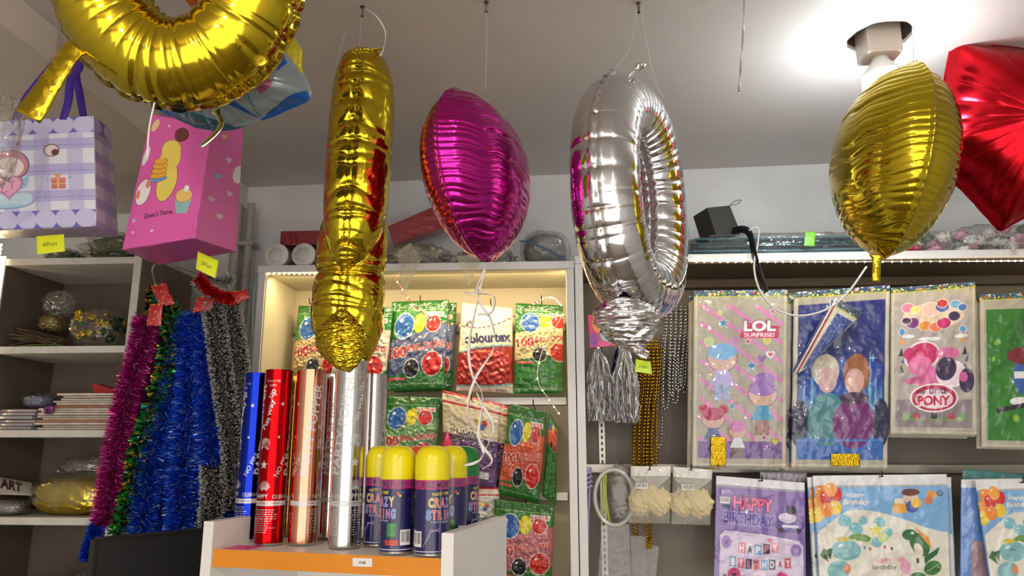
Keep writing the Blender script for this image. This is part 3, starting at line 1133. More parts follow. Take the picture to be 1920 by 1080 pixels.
# printed blue and white balloon
def img_cols(cv, X, Y, x0, y0, w):
    A = cv.A[..., :3]
    i = np.clip(((Y - y0) / w * cv.S).astype(int), 0, cv.h - 1); j = np.clip(((X - x0) / w * cv.S).astype(int), 0, cv.w - 1)
    return lin(A[i, j])


cb = P(440, 150, .98); s = S(440, 150, .98)
pts = [(348, 151), (4, 128), (21, 139), (39, 135), (65, 120), (90, 120), (140, 140), (170, 150), (197, 157), (225, 112), (248, 95), (270, 86), (291, 83), (315, 98), (334, 126), (341, 146)]
f = smooth_rfun(rfun([(a_, r_ * s) for a_, r_ in pts]), 2)
ex, ez = unit(Vr(1, -.08, 0)), unit(Vr(0, -.25, 1))
V, F, (k_, th_, ro_) = pillow_balloon(cb, f, .058, ex, ez, 8, ncr=20, crd=.09)
cv = Canvas(420, .8, (148, 164, 170))
U = lambda x, y: ((x - 270) / 340.0, (y - 20) / 340.0)
cv.poly([U(*p) for p in [(270, 190), (350, 205), (440, 238), (560, 225), (610, 190), (610, 270), (270, 270)]], (40, 98, 112))
for poly in ([(415, 173), (470, 205), (490, 226), (440, 200)], [(490, 225), (585, 178), (590, 200), (500, 240)], [(275, 195), (325, 202), (330, 215), (280, 214)], [(340, 200), (372, 190), (350, 222)], [(520, 85), (548, 90), (556, 130), (545, 150), (532, 110)]):
    cv.poly([U(*p) for p in poly], (22, 92, 178))
for ln in ([(440, 158), (493, 187), (490, 240)], [(493, 187), (535, 155)], [(340, 150), (440, 158)], [(400, 180), (392, 240)]):
    cv.line([U(*p) for p in ln], .008, (60, 140, 155))
cv.poly([U(*p) for p in [(500, 100), (522, 85), (545, 140), (520, 130)]], (40, 150, 175))
cv.poly([U(*p) for p in [(520, 60), (552, 62), (600, 140), (572, 145), (545, 85)]], (206, 190, 20))
cv.poly([U(*p) for p in [(508, 180), (535, 165), (540, 175), (515, 190)]], (170, 80, 120))
d = V - cb
X_ = d @ ex / s + 440; Y_ = 150 - d @ ez / s
t = thing('foil_balloon', 'pale blue and white printed foil balloon tucked under the huge gold one', 'balloon', cb)
mk('body', V, F, m_foilpr, t, col=img_cols(cv, X_, Y_, 270, 20, 340.))
V, F = tube(spline([P(405, 205, .915), P(415, 232, .91), P(400, 255, .91), P(376, 275, .91)], 20), [.009, .007] + [.004] * 18, 10, flat=.3)
mk('valve_tail', V, F, m_silver, t)

# gold tall balloon
s = S(672, 300, 1.2); cg = P(672, 300, 1.2)
zp = lambda y, Y=1.2: P(672, y, Y)[2]
t = thing('foil_balloon', 'tall crinkled gold foil number balloon seen edge-on, left of the pink one', 'balloon', (cg[0], 1.2, zp(690)))
V, F = lobe(cg, [zp(y) for y in (92, 98, 118, 170, 260, 350, 430, 480, 505, 512)], [q * s for q in (2, 20, 44, 58, 61, 60, 54, 34, 12, 2)], 1.0, 11, 26, .16, bumpy=.018,
            dxs=[q * s for q in (4, 2, 2, 4, 2, 0, -3, -8, -12, -12)], fr=(6, 30))
mk('body', V, F, m_gold, t)
c2 = Vr(cg[0], 1.235, 0)
V, F = lobe(c2, [zp(y, 1.235) for y in (372, 385, 410, 450, 500, 512, 530, 580, 620, 655, 682, 692)], [q * s for q in (8, 34, 58, 66, 66, 60, 66, 68, 64, 46, 24, 3)], .8, 12, 22, .10, bumpy=.02,
            dxs=[q * s for q in (-6, -8, -12, -14, -16, -16, -17, -18, -17, -10, -4, 0)])
mk('lower_lobe', V, F, m_gold, t)
V, F = lobe(Vr(cg[0], 1.185, 0), [zp(y, 1.185) for y in (578, 590, 615, 640, 665, 688, 696)], [q * s for q in (3, 18, 40, 46, 38, 20, 3)], .45, 13, 12, .2, bumpy=.09,
            dxs=[q * s for q in (-12, -12, -13, -12, -8, -2, 0)], fr=(4, 16))
mk('crumpled_foot', V, F, m_goldc, t)
V, F = tube(spline([P(655, 112, 1.19), P(672, 100, 1.185), P(690, 96, 1.18), P(717, 92, 1.18)], 30), [.012 - .009 * k / 29 for k in range(30)], 20, flat=.35)
mk('valve_tail', crumple(V, .0012, 3, (4, 16)), F, m_goldc, t)
thread([P(672, 98, 1.19), P(676, 60, 1.2), PC(680, 12)], 'thread holding up the tall crinkled gold balloon')
mb = MB(); ribbon(mb, [PC(682, 14), P(705, 30, 1.18), P(722, 60, 1.18), P(718, 95, 1.18), P(706, 112, 1.18)], .003, tw=(0, .5))
mb.build('curling_ribbon', m_ribbon, smooth=True, label='white ribbon curling from the ceiling to the top of the tall gold balloon', cat='ribbon')
thread([P(648, 60, 1.2), P(636, 100, 1.2), P(630, 128, 1.2)], 'loose clear thread left of the tall gold balloon top', .0005)

# pink heart
s = S(900, 340, 1.2); ch = P(896, 325, 1.2)
fi = math.radians(71)
V, F, _ = pillow_balloon(ch, egg_r(.150, .135, .150, .07), .078, Vr(math.cos(fi), math.sin(fi), 0), unit(Vr(-.06, 0, 1)), 21, ncr=30, crd=.14, longc=9, level=True)
mk('foil_balloon', V, F, m_pink, label='magenta heart foil balloon seen edge-on, centre', cat='balloon')
thread([P(910, 170, 1.2), P(912, 110, 1.2), PC(912, 4)], 'thread from the ceiling to the magenta balloon')
mb = MB()
ribbon(mb, [P(908, 505, 1.19), P(900, 545, 1.19), P(880, 640, 1.19), P(884, 700, 1.19), P(905, 745, 1.19), P(898, 820, 1.19), P(922, 862, 1.19), P(905, 880, 1.19)], .0045, tw=(.05, 1.3), n=120)
ribbon(mb, [P(908, 505, 1.19), P(898, 560, 1.19), P(920, 600, 1.19), P(926, 650, 1.19), P(890, 712, 1.19), P(878, 770, 1.19), P(900, 830, 1.19), P(908, 850, 1.19)], .0045, tw=(.3, -1.1), n=120)
ribbon(mb, [P(907, 508, 1.19), P(893, 545, 1.18), P(925, 555, 1.17), P(922, 585, 1.18), P(896, 590, 1.19)], .004, tw=(0, .8), n=80)
ribbon(mb, [P(872, 548, 1.19), P(886, 551, 1.185), P(902, 535, 1.19)], .004, tw=(.1, .3), n=30)
ribbon(mb, [P(870, 872, 1.19), P(890, 868, 1.19), P(905, 855, 1.19), P(924, 800, 1.19), P(905, 760, 1.19), P(893, 735, 1.19)], .0045, tw=(.1, 1.0), n=80)
mb.build('curling_ribbon', m_ribbon, smooth=True, label='white curled ribbon tails hanging below the magenta heart balloon', cat='ribbon')

# silver digit 0
s = S(1190, 380, 1.24); cs_ = P(1187, 372, 1.29)
fi = math.radians(64)
t = thing('foil_balloon', 'silver foil number zero balloon turned sideways with crumpled bottom', 'balloon', cs_)
V, F = ring_balloon(cs_, .128, .166, .0590, Vr(math.cos(fi), math.sin(fi), 0), unit(Vr(-.01, 0, 1)), 31, nouter=26, ninner=40, rin=1, lump=.02, pw=.9)
mk('body', V, F, m_silver, t)
cq = P(1172, 600, 1.19)
zq_ = lambda y: P(1172, y, 1.19)[2]
V, F = lobe(Vr(cq[0], 1.195, 0), [zq_(y) for y in (556, 565, 590, 615, 640, 655, 662)], [q * S(1172, 600, 1.19) for q in (6, 40, 66, 58, 38, 16, 4)], .55, 14, 10, .12, bumpy=.12,
            dxs=[q * S(1172, 600, 1.19) for q in (0, 0, 2, 4, 10, 14, 16)], fr=(2, 7))
mk('crumpled_foot', V, F, m_silver, t)
V, F = tube(spline([P(1180, 625, 1.2), P(1190, 648, 1.19), P(1203, 660, 1.18), P(1216, 668, 1.18)], 24), [.012 - .005 * k / 23 for k in range(24)], 18, flat=.35)
mk('valve_tail', crumple(V, .001, 6, (4, 14)), F, m_silverc, t)
V, F = tube(spline([P(1172, 146, 1.21), P(1188, 136, 1.2), P(1196, 128, 1.2), P(1212, 120, 1.2)], 24), [.0035] * 14 + [.006, .009, .010, .009, .007, .008, .008, .006, .004, .002], 14, flat=.6)
mk('top_tail', crumple(V, .0008, 6, (4, 14)), F, m_silverc, t)
V, F = blob(P(1148, 140, 1.2), (.006, .004, .012), 33, .2, (2, 5), 20, 14)
mk('hanging_tab', V, F, m_silverc, t)
thread([P(1150, 132, 1.2), P(1180, 90, 1.22), PC(1197, 6)], 'thread from the ceiling to the silver zero balloon, left side')
thread([P(1243, 182, 1.33), P(1225, 140, 1.3), PC(1200, 10)], 'thread from the ceiling to the silver zero balloon, right side')

# gold oval right
co = P(1673, 296, 1.25)
fi = math.radians(76)
ez = unit(Vr(.16, 0, 1)); ex = unit(np.array([-math.cos(fi), -math.sin(fi), 0]) * -1.0)
ex = Vr(-math.cos(fi + .25), math.sin(fi + .25), 0); ex = unit(ex - ez * np.dot(ex, ez))
V, F, _ = pillow_balloon(co + ez * -.004, egg_r(.150, .160, .172, .0), .092, ex, ez, 41, ncr=30, crd=.11, longc=8, level=True)
t = thing('foil_balloon', 'smooth oval gold foil balloon in front of the red star balloon', 'balloon', co)
mk('body', V, F, m_gold, t)
V, F = tube(spline([P(1645, 480, 1.25), P(1644, 495, 1.25), P(1643, 528, 1.25)], 20), [.014 - .007 * min(1, k / 6) for k in range(20)], 16, flat=.4)
mk('valve_tail', crumple(V, .0007, 6, (4, 14)), F, m_goldc, t)
thread([P(1712, 122, 1.25), P(1713, 80, 1.27), PC(1715, 40)], 'thread from the ceiling to the oval gold balloon')
# red star
cr_ = P(1938, 238, 1.47); s = S(1938, 238, 1.47)
f = smooth_rfun(rfun([(a_, r_ * s) for a_, r_ in ((2, 150), (30, 225), (77, 140), (124, 226), (156, 165), (188, 205), (220, 158), (252, 200), (288, 135), (324, 220))]), 2)
V, F, _ = pillow_balloon(cr_, f, .085, unit(Vr(.96, -.28, 0)), unit(Vr(0, -.15, 1)), 51, ncr=24, crd=.07, q=.75, longc=9)
mk('foil_balloon', V, F, m_red, label='red star foil balloon at the right edge', cat='balloon')
thread([P(1810, 66, 1.47), PC(1808, 58)], 'short thread at the tip of the red star balloon')
hook(PC(680, 12), 'small dark screw in the ceiling above the tall gold balloon')
hook(PC(912, 3), 'small dark screw in the ceiling above the magenta heart balloon')
hook(PC(1197, 5), 'small dark screw in the ceiling above the silver zero balloon')
mb = MB(); ribbon(mb, [PC(1396, -12), P(1394, 50, 1.25), P(1391, 100, 1.25), P(1388, 140, 1.25), P(1385, 176, 1.25)], .004, tw=(0, 1.6), n=60)
mb.build('foil_strip', m_silver, smooth=True, label='thin silver foil strip dangling alone from the ceiling', cat='foil strip')

# ------------------------------------------------------------------ printed packets in the middle shelf
WH = (240, 238, 230)


def kaiyue(content, W=130, a=1.36, sx=1.0):
    c = Canvas(W, a, (34, 118, 38))
    X = lambda x: x * sx
    c.speck(70, 0, .16, 1, a, .006, [(190, 220, 120), (220, 230, 190)])
    c.rect(0, 0, 1, .15, (24, 96, 30)); c.rect(0, .145, 1, .155, (150, 180, 130))
    c.poly([(0, .62), (.3, .56), (.7, .42), (1, .36), (1, 1.02), (.6, 1.06), (.3, 1.12), (0, 1.16)], content)
    for i in range(26):
        x, y = c.rs.rand(), .6 + c.rs.rand() * .42
        k = .86 + .26 * c.rs.rand()
        c.ell(x, y, .05 + .05 * c.rs.rand(), .025, tuple(min(255, v * k) for v in content), c.rs.rand() * 180, op=.7)
    c.rect(X(.60), .19, X(.93), .27, WH); c.text('KAIYUE', X(.765), .23, X(.29), .055, (200, 34, 24), 0, .02)
    c.ell(X(.27), .40, X(.16), .19, (26, 96, 176), 12, WH, .014, hl=True)
    c.ell(X(.53), .36, X(.10), .15, (232, 214, 30), 6, None, 0)
    c.ell(X(.76), .37, X(.12), .125, (212, 34, 28), 0, WH, .012, hl=True)
    c.text('100', X(.19), .80, X(.30), .17, (206, 40, 30), -7, .035, WH, .045)
    c.text('BALLOONS', X(.66), .71, X(.60), .10, (206, 40, 30), -7, .03, WH, .045)
    c.ell(X(.44), 1.04, X(.12), .135, (20, 22, 30), 0, WH, .012, hl=True)
    c.ell(X(.78), .98, X(.16), .175, (212, 36, 28), 0, WH, .012, hl=True)
    c.rect(X(.03), 1.17, X(.34), 1.22, (200, 60, 40)); c.text('HELIUM QUALITY', X(.185), 1.195, X(.28), .03, WH)
    c.rect(0, a - .10, 1, a - .085, (120, 160, 110))
    return c


def shuaian(body, low, W=120, a=1.55):
    c = Canvas(W, a, body)
    c.rect(0, .72, 1, a, low)
    c.speck(150, 0, .55, 1, 1.0, .012, [body, low, WH])
    c.speck(60, .15, .35, .85, .95, .010, [WH, (250, 250, 246), (60, 50, 60)])
    c.rect(0, 0, 1, .05, (190, 20, 56)); c.rect(0, .05, 1, .17, (226, 216, 190)); c.rect(0, .17, 1, .21, (190, 20, 56))
    c.text('SHUAIAN BALLOONS', .47, .11, .80, .07, (236, 228, 200), 0, .03, (130, 110, 70), .04)
    c.ell(.66, .43, .05, .06, (230, 210, 40), 0); c.ell(.75, .44, .05, .06, (210, 40, 40), 0); c.ell(.71, .51, .05, .06, (40, 90, 180), 0)
    c.text('SHUAIAN', .38, .66, .46, .09, (30, 26, 30), 0, .03, WH, .05)
    c.text('BALLOON CO.', .47, .76, .52, .07, (30, 26, 30), 0, .03, WH, .05)
    c.ell(.84, .80, .08, .04, (30, 30, 30), 20)
    c.rect(.52, 1.30, .86, 1.42, (228, 228, 222)); c.lines(.54, 1.32, .84, 1.41, 4, (90, 90, 90))
    return c


def colourtex():
    c = Canvas(130, 1.60, (226, 218, 196))
    c.poly([(0, .92), (.3, .82), (.7, .74), (1, .70), (1, 1.44), (.6, 1.50), (0, 1.52)], (120, 180, 190))
    c.poly([(0, .95), (.3, .85), (.7, .77), (1, .73), (1, 1.41), (.6, 1.47), (0, 1.49)], (176, 34, 28))
    for i in range(26):
        c.ell(c.rs.rand(), .92 + .5 * c.rs.rand(), .07, .03, (150 + c.rs.randint(50), 28, 24), c.rs.rand() * 180, op=.6)
    c.poly([(.10, .46), (.19, .30), (.28, .46)], (34, 38, 60)); c.rect(.165, .38, .215, .45, (220, 214, 196))
    c.text('colourtex', .54, .62, .86, .19, (40, 44, 96), -8, .045)
    c.rect(.62, .34, .72, .346, (60, 60, 60))
    c.text('100', .80, 1.55, .16, .05, (40, 40, 40), 0)
    return c


def q4(tl, tr, br, bl, Y, Y2=None):
    Y2 = Y if Y2 is None else Y2
    return [P(*tl, Y), P(*tr, Y), P(*br, Y2), P(*bl, Y2)]


def packet(label, cv, cor, seed, group='balloon packets on the back rails', behind=0, lump=None, name='balloon_packet', hookz=None, bulge=.018, cat='balloon packet', hooks=True):
    base = (np.asarray(cor[2]) + np.asarray(cor[3])) / 2
    t = thing(name, label, cat, base, group)
    b = sheet('bag', cv, cor, m_bagp, t, bulge=bulge, wr=.0022, seed=seed, lump=lump or (.5, 1.15, .0035, (6, 20)), thick=.006)
    # clear film skirt of the packet, sealed at the bottom
    tl, tr, br, bl = [np.asarray(p) for p in cor]
    return t


def railhook(x, z, y0, y1, label):
    mb = MB()
    mb.tube(spline([(x, y1, z), (x, y0 + .01, z), (x, y0, z + .004), (x, y0 - .004, z + .014)], 14), .0016, 8)
    return mb.build('rail_hook', m_dmetal, None, True, label=label, cat='hook')


tan, blu, crm, grn, orp, pnk = (196, 170, 120), (96, 110, 150), (214, 200, 150), (120, 170, 110), (214, 96, 66), (190, 110, 120)
packet('green balloon packet with tan balloons, top row, first from the left side panel', kaiyue(tan), q4((560, 573), (655, 577), (640, 728), (543, 722), 1.995), 1)
packet('green balloon packet half hidden by the gold balloon foot, top row second from left', kaiyue((206, 200, 180)), q4((640, 573), (737, 577), (720, 736), (616, 728), 1.955), 2)
k = packet('green balloon packet with blue-grey balloons, top row, right of the tall gold balloon', kaiyue(blu), q4((735, 566), (842, 562), (832, 729), (722, 733), 1.975), 3)
b1 = dup(k, (.016, .034, -.002), label='green packet peeking out behind the blue-grey balloon packet')
packet('cream and red packet with big navy lettering, top row behind the white ribbon', colourtex(), q4((866, 567), (961, 578), (962, 738), (855, 733), 1.98), 4, lump=(.85, 1.5, .004, (6, 16)), bulge=.024)
packet('green balloon packet with cream balloons, top row against the right side panel', kaiyue(crm, 120, 1.8, 1.18), q4((967, 568), (1056, 573), (1056, 738), (963, 738), 1.98), 5)
packet('green balloon packet with green balloons, second row, above the yellow cans', kaiyue(grn), q4((722, 742), (826, 745), (818, 892), (708, 887), 1.97), 6)
sh = packet('cream and purple balloon packet with red top edge, second row centre', shuaian((216, 204, 172), (104, 74, 128)), q4((829, 731), (938, 757), (930, 914), (832, 903), 1.95), 7, lump=(.6, 1.5, .004, (5, 18)))
dup(sh, (.018, .03, -.004), label='purple balloon packet peeking out behind the cream and purple one')
packet('green balloon packet with coral balloons, second row beside the right side panel', kaiyue(orp), q4((957, 757), (1026, 772), (1010, 945), (932, 925), 1.93, 1.95), 8)
packet('bright orange balloon packet turned edgewise by the right side panel', kaiyue((244, 110, 60), 60, 3.2), q4((1030, 772), (1045, 800), (1043, 948), (1016, 930), 1.96), 9)
sh2 = packet('silver-white balloon packet with red top edge, third row behind the green-capped can', shuaian((206, 204, 198), (92, 108, 124), a=1.9), q4((850, 912), (937, 914), (932, 1062), (846, 1062), 1.95), 10, lump=(.6, 1.5, .004, (5, 18)))
dup(sh2, (.002, -.03, -.178), label='silver-white balloon packet lowest in the third column, cut by the frame bottom')
packet('green balloon packet with pink balloons, third row at the bottom right', kaiyue(pnk), q4((927, 936), (1040, 948), (1034, 1100), (925, 1098), 1.92), 11)
for i, (px, py, Y) in enumerate([(580, 560, 1.96), (678, 570, 1.95), (788, 556, 1.94), (920, 562, 1.95), (1015, 556, 1.95), (768, 742, 1.94), (884, 742, 1.92), (1000, 752, 1.90), (985, 935, 1.89)]):
    p = P(px, py + 8, Y)
    railhook(p[0], p[2], Y, 2.06, ['wire hook over the tan balloon packet', 'wire hook behind the tall gold balloon', 'wire hook over the blue-grey balloon packet', 'wire hook over the cream and red packet', 'wire hook over the cream balloon packet',
             'wire hook over the green-filled packet', 'wire hook over the cream and purple packet', 'wire hook over the coral packet', 'wire hook over the pink balloon packet'][i])
# party hats packet corner
mb = MB(); mb.lathe([(.026, 0), (.013, .04), (.001, .078)], P(838, 868, 1.9), 20)
o = mb.build('party_hat', M('hot_pink_card', (206, 30, 90), .4), None, True, label='small hot-pink cone hat poking up behind the yellow cans', cat='party hat')

# ------------------------------------------------------------------ orange-edged counter shelf
zS = 1.443
F0 = PZ(400, 1030, zS); F1 = PZ(829, 1048, zS)
eu = unit(F1 - F0); ev = Vr(-eu[1], eu[0], 0)
Lw = np.linalg.norm(F1 - F0)
t = thing('counter_shelf', 'small white shelf stand with orange front edge carrying party poppers and spray cans', 'shelf', (F0 + F1) / 2 * Vr(1, 1, 0))


def ob(mb, u0, u1, v0, v1, z0, z1, m=0):
    pts = [F0 * Vr(1, 1, 0) + eu * u + ev * v for u, v in ((u0, v0), (u1, v0), (u1, v1), (u0, v1))]
    mb.hexa([(p[0], p[1], z0) for p in pts] + [(p[0], p[1], z1) for p in pts], m); return mb


ob(MB(), 0.0005, Lw - .0005, .0015, .265, zS - .022, zS).build('shelf_board', m_white, t)
ob(MB(), 0.0005, Lw - .0005, 0, .0012, zS - .026, zS + .0005).build('orange_edge_band', m_orange, t, label='orange front edge')
ob(MB(), -.018, 0, -.004, .27, 0, zS + .042).build('side_panel', m_white, t)
ob(MB(), Lw, Lw + .0185, -.004, .27, 0, zS + .036).build('side_panel', m_white, t)
ob(MB(), 0.0005, Lw - .0005, .25, .264, 0, zS - .0225).build('back_panel', m_white, t)
ob(MB(), 0.0005, Lw - .0005, .004, .249, .95, .97).build('shelf_board', m_white, t)
cv = Canvas(80, .45, (236, 232, 228)); cv.text('H 600', .5, .23, .34, .16, (30, 30, 30), 0, .02)
pt = [P(661, 1045, 1.15), P(698, 1047, 1.15), P(698, 1063, 1.15), P(661, 1061, 1.15)]
pt = []
for px, py in ((661, 1046), (698, 1047), (698, 1063), (661, 1062)):
    r = np.array(ray(px, py)); nrm = Vr(ev[0], ev[1], 0)
    k_ = np.dot(F0 - Vr(0, 0, 1.6) - nrm * .0012, nrm) / np.dot(r, nrm); pt.append(r * k_ + Vr(0, 0, 1.6))
label_note('price_label', cv, pt, 'tiny white price label on the orange shelf edge', cat='price label', curl=0)
mb = MB(); ob(mb, .01, .055, .008, .05, zS + .0003, zS + .0009)
mb.build('price_card', M('pink_card', (236, 70, 150), .5), label='pink card lying on the shelf left of the red popper', cat='price card')

# party poppers
pc = Canvas(300, 1.75, (0, 0, 0))
W1 = (255, 255, 255)
for off, nm in ((.0, 0), (.5, 1)):
    o_ = off
    pc.text('PARTY POPPER', o_ + .10, .62, .95, .105, W1, -82, .03)
    pc.text('Newest arrivals', o_ + .30, .12, .16, .03, W1)
    pc.text('PARTY', o_ + .30, .17, .08, .028, W1)
    pc.text('Fun', o_ + .24, .56, .13, .06, W1, -60, .03); pc.text('way', o_ + .30, .40, .18, .06, W1, -78, .02); pc.text('up', o_ + .31, .26, .10, .07, W1, -60, .02)
    for r_ in (.055, .042, .028, .014):
        pc.ell(o_ + .25, .76, r_, r_ * .9, W1); pc.ell(o_ + .252, .762, r_ - .006, r_ * .9 - .006, (0, 0, 0))
    pc.poly([(o_ + .18, .80), (o_ + .22, .79), (o_ + .20, .83)], W1); pc.poly([(o_ + .30, .82), (o_ + .27, .79), (o_ + .27, .83)], W1)
    pc.star(o_ + .25, .98, .05, W1); pc.star(o_ + .42, .36, .025, W1); pc.star(o_ + .40, .70, .02, W1)
    for k in range(15):
        a = math.radians(-170 + k * 11); pc.line([(o_ + .27 + .02 * math.cos(a), 1.24 + .02 * math.sin(a)), (o_ + .27 + .07 * math.cos(a), 1.22 + .08 * math.sin(a))], .005, W1)
    pc.text('HAPPY', o_ + .24, 1.29, .16, .04, W1, 0, .03); pc.text('CELEBRATION', o_ - .01 + (.5 if o_ == 0 else -.5) * 0, 1.295, .24, .04, W1, 0, .02)
    pc.text('NO FIRE', o_ + .45, .98, .26, .05, W1, -62, .01)
    pc.lines(o_ + .04, 1.42, o_ + .44, 1.66, 11, W1, .28)
pc.rect(0, 1.335, 1, 1.385, W1)
pc.text('ROTATE', .27, 1.36, .12, .025, (0, 0, 0)); pc.text('ROTATE', .77, 1.36, .12, .025, (0, 0, 0))
pc.rect(.05, 1.357, .18, 1.363, (0, 0, 0)); pc.rect(.36, 1.357, .46, 1.363, (0, 0, 0)); pc.rect(.55, 1.357, .68, 1.363, (0, 0, 0))
m_pop = {'red': Mpopper('red_popper_foil', (176, 14, 20)), 'copper': Mpopper('copper_popper_foil', (226, 158, 128)), 'silver': Mpopper('silver_popper_foil', (212, 210, 208)),
         'blue': Mpopper('blue_popper_foil', (28, 50, 170)), 'gold': Mpopper('gold_popper_foil', (196, 150, 50))}
PR, PH = .0235, .284
pop0 = None
pops = [(503, 1021, 'red', 'red foil party popper tube, second from the left on the counter shelf', 2.83, 1), (567, 1021, 'copper', 'copper foil party popper tube between the red one and the silver ones', 4.6, 1),
        (645, 1027, 'silver', 'bright silver party popper tube standing foremost at the shelf edge', 3.9, 1.08), (463, 1013, 'blue', 'blue foil party popper tube, leftmost on the counter shelf', 2.2, 1),
        (690, 1010, 'silver', 'silver party popper tube behind the foremost one, beside the yellow cans', 5.4, 1), (614, 1009, 'silver', 'silver party popper tube half hidden between copper and bright silver ones', 1.2, 1),
        (537, 1004, 'gold', 'gold party popper tube glimpsed between the red and copper ones', 2.9, 1)]
for px, py, cl, lb, rz, sc in pops:
    p = PZ(px, py, zS + .0006)
    if pop0 is None:
        t = thing('party_popper', lb, 'party popper', p, 'party popper tubes')
        o = wrapcyl('tube', pc, p, PR, p[2] + .004, p[2] + PH, m_pop[cl], t)
        o.material_slots[0].link = 'OBJECT'; o.material_slots[0].material = m_pop[cl]
        MB().lathe([(.0001, 0), (PR - .002, 0), (PR - .0005, .004), (PR - .0005, .006)], p, 40).build('base_cap', m_tin, t, True)
        MB().lathe([(PR - .0008, PH - .006), (PR - .0002, PH), (PR - .004, PH + .001), (.0001, PH + .001)], p, 40).build('top_cap', m_silver, t, True)
        pop0 = t; t.rotation_euler.z = rz
    else:
        t = dup(pop0, p - np.array(pop0.location), rz, lb)
        for ch in [c for c in COL.objects if c.parent == t and c.name.startswith('tube')]:
            ch.material_slots[0].link = 'OBJECT'; ch.material_slots[0].material = m_pop[cl]
    if sc != 1: t.scale = (sc, sc, 1.04)

# silly string cans
cc = Canvas(340, .66, (26, 22, 84))
cc.rect(0, 0, 1, .085, (170, 40, 112))
for o_ in (0, .5):
    cc.text('8 OZ MORE PLUS!!', o_ + .25, .043, .44, .055, (20, 18, 60), 0, .02, (200, 130, 180), .02)
    cc.text('PARTY TIME', o_ + .22, .125, .18, .03, (222, 200, 40), -4, .03)
    for k, ch in enumerate('CRAZY'): cc.text(ch, o_ + .12 + k * .055, .205, .046, .085, [(214, 190, 60), (206, 120, 60), (206, 90, 160), (130, 110, 200), (226, 210, 60)][k], 0, .03, (240, 240, 240), .03)
    for k, ch in enumerate('STRING'): cc.text(ch, o_ + .10 + k * .052, .315, .014 if ch == 'I' else .042, .085, [(60, 110, 200), (206, 80, 100), (206, 80, 80), (200, 80, 130), (200, 90, 160), (60, 140, 220)][k], 0, .03, (240, 240, 240), .03)
    cc.text('NON FLAMMABLE', o_ + .22, .378, .20, .018, (220, 220, 230))
    cc.ell(o_ + .40, .13, .014, .016, (210, 60, 50)); cc.ell(o_ + .42, .15, .012, .012, (220, 200, 60)); cc.ell(o_ + .44, .12, .008, .01, (60, 120, 210))
    cc.speck(22, o_ + .02, .38, o_ + .48, .60, .003, [(200, 200, 240), (150, 150, 220)])
    for k in range(4): cc.line([(o_ + .05 + .02 * k, .60 - .03 * k), (o_ + .12, .47 - .01 * k), (o_ + .2, .43 + .012 * k)], .003, (180, 180, 200))
cc.poly([(.03, .64), (.04, .50), (.09, .50), (.10, .64)], (120, 130, 170)); cc.ell(.065, .59, .015, .025, (30, 30, 60))
cc.rect(.30, .40, .40, .53, (30, 110, 50)); cc.lines(.31, .41, .39, .52, 7, (120, 190, 130)); cc.rect(.29, .55, .41, .60, (206, 60, 40)); cc.lines(.30, .555, .40, .595, 3, (120, 20, 20))
cc.barcode(.43, .46, .535, .60)
cc.rect(0, .635, 1, .642, (220, 220, 225))
cc.rect(.70, .085, .712, .66, (120, 120, 130))
CR = .0262; CH = .108
can0 = None
cans = [(742, 1037, m_yel, 'yellow-capped spray can standing at the front edge, left of the two foremost', -3.83, 0), (808, 1041, m_yel, 'yellow-capped spray can standing at the front edge beside the white end panel', -5.34, 0),
        (711, 1023, m_yel, 'yellow-capped spray can behind and left of the foremost pair', -2.95, 0), (843, 1028, m_yel, 'yellow-capped spray can in the second row beside the white end panel', -3.6, 0),
        (868, 1016, m_grcap, 'green-capped spray can at the right end of the group', -1.57, 0), (782, 1020, m_orcap, 'orange-capped spray can between the two foremost yellow ones', 1.0, 0),
        (752, 1008, m_grcap, 'dark green-capped spray can mostly hidden at the back of the group', 2.0, 0)]
for px, py, cm, lb, rz, _ in cans:
    p = PZ(px, py, zS + .0006)
    if can0 is None:
        t = thing('spray_can', lb, 'spray can', p, 'spray string cans')
        MB().lathe([(.0001, .0015), (.02, .0015), (.0235, 0), (.0258, .002), (.0262, .005)], p, 40).build('can_bottom', m_tin, t, True)
        wrapcyl('can_body', cc, p, CR, p[2] + .005, p[2] + CH, m_can, t)
        MB().lathe([(.0262, CH), (.0266, CH + .001), (.0266, CH + .026), (.0258, CH + .034), (.0232, CH + .0415), (.0185, CH + .0465), (.011, CH + .0495), (.0001, CH + .0502)], p, 48).build('cap', cm, t, True)
        for ch in COL.objects:
            if ch.parent == t and ch.name.startswith('cap'): ch.material_slots[0].link = 'OBJECT'; ch.material_slots[0].material = cm
        can0 = t; t.rotation_euler.z = rz
    else:
        t = dup(can0, p - np.array(can0.location), rz, lb)
        for ch in COL.objects:
            if ch.parent == t and ch.name.startswith('cap'): ch.material_slots[0].link = 'OBJECT'; ch.material_slots[0].material = cm

# monitor and desk
A_ = P(188, 1009, 1.2); B_ = P(420, 989, 1.38); B_[2] = A_[2]
d = unit(B_ - A_); nb = Vr(-d[1], d[0], 0)
t = thing('computer_monitor', 'black flat computer monitor at the bottom, left of the counter shelf', 'monitor', (A_ + B_) / 2 * Vr(1, 1, 0) + Vr(0, 0, 1.09))
L_ = .40


def mon(mb, u0, u1, v0, v1, z0, z1, m=0):
    pts = [A_ + d * u + nb * v for u, v in ((u0, v0), (u1, v0), (u1, v1), (u0, v1))]
    mb.hexa([(p[0], p[1], z0) for p in pts] + [(p[0], p[1], z1) for p in pts], m); return mb


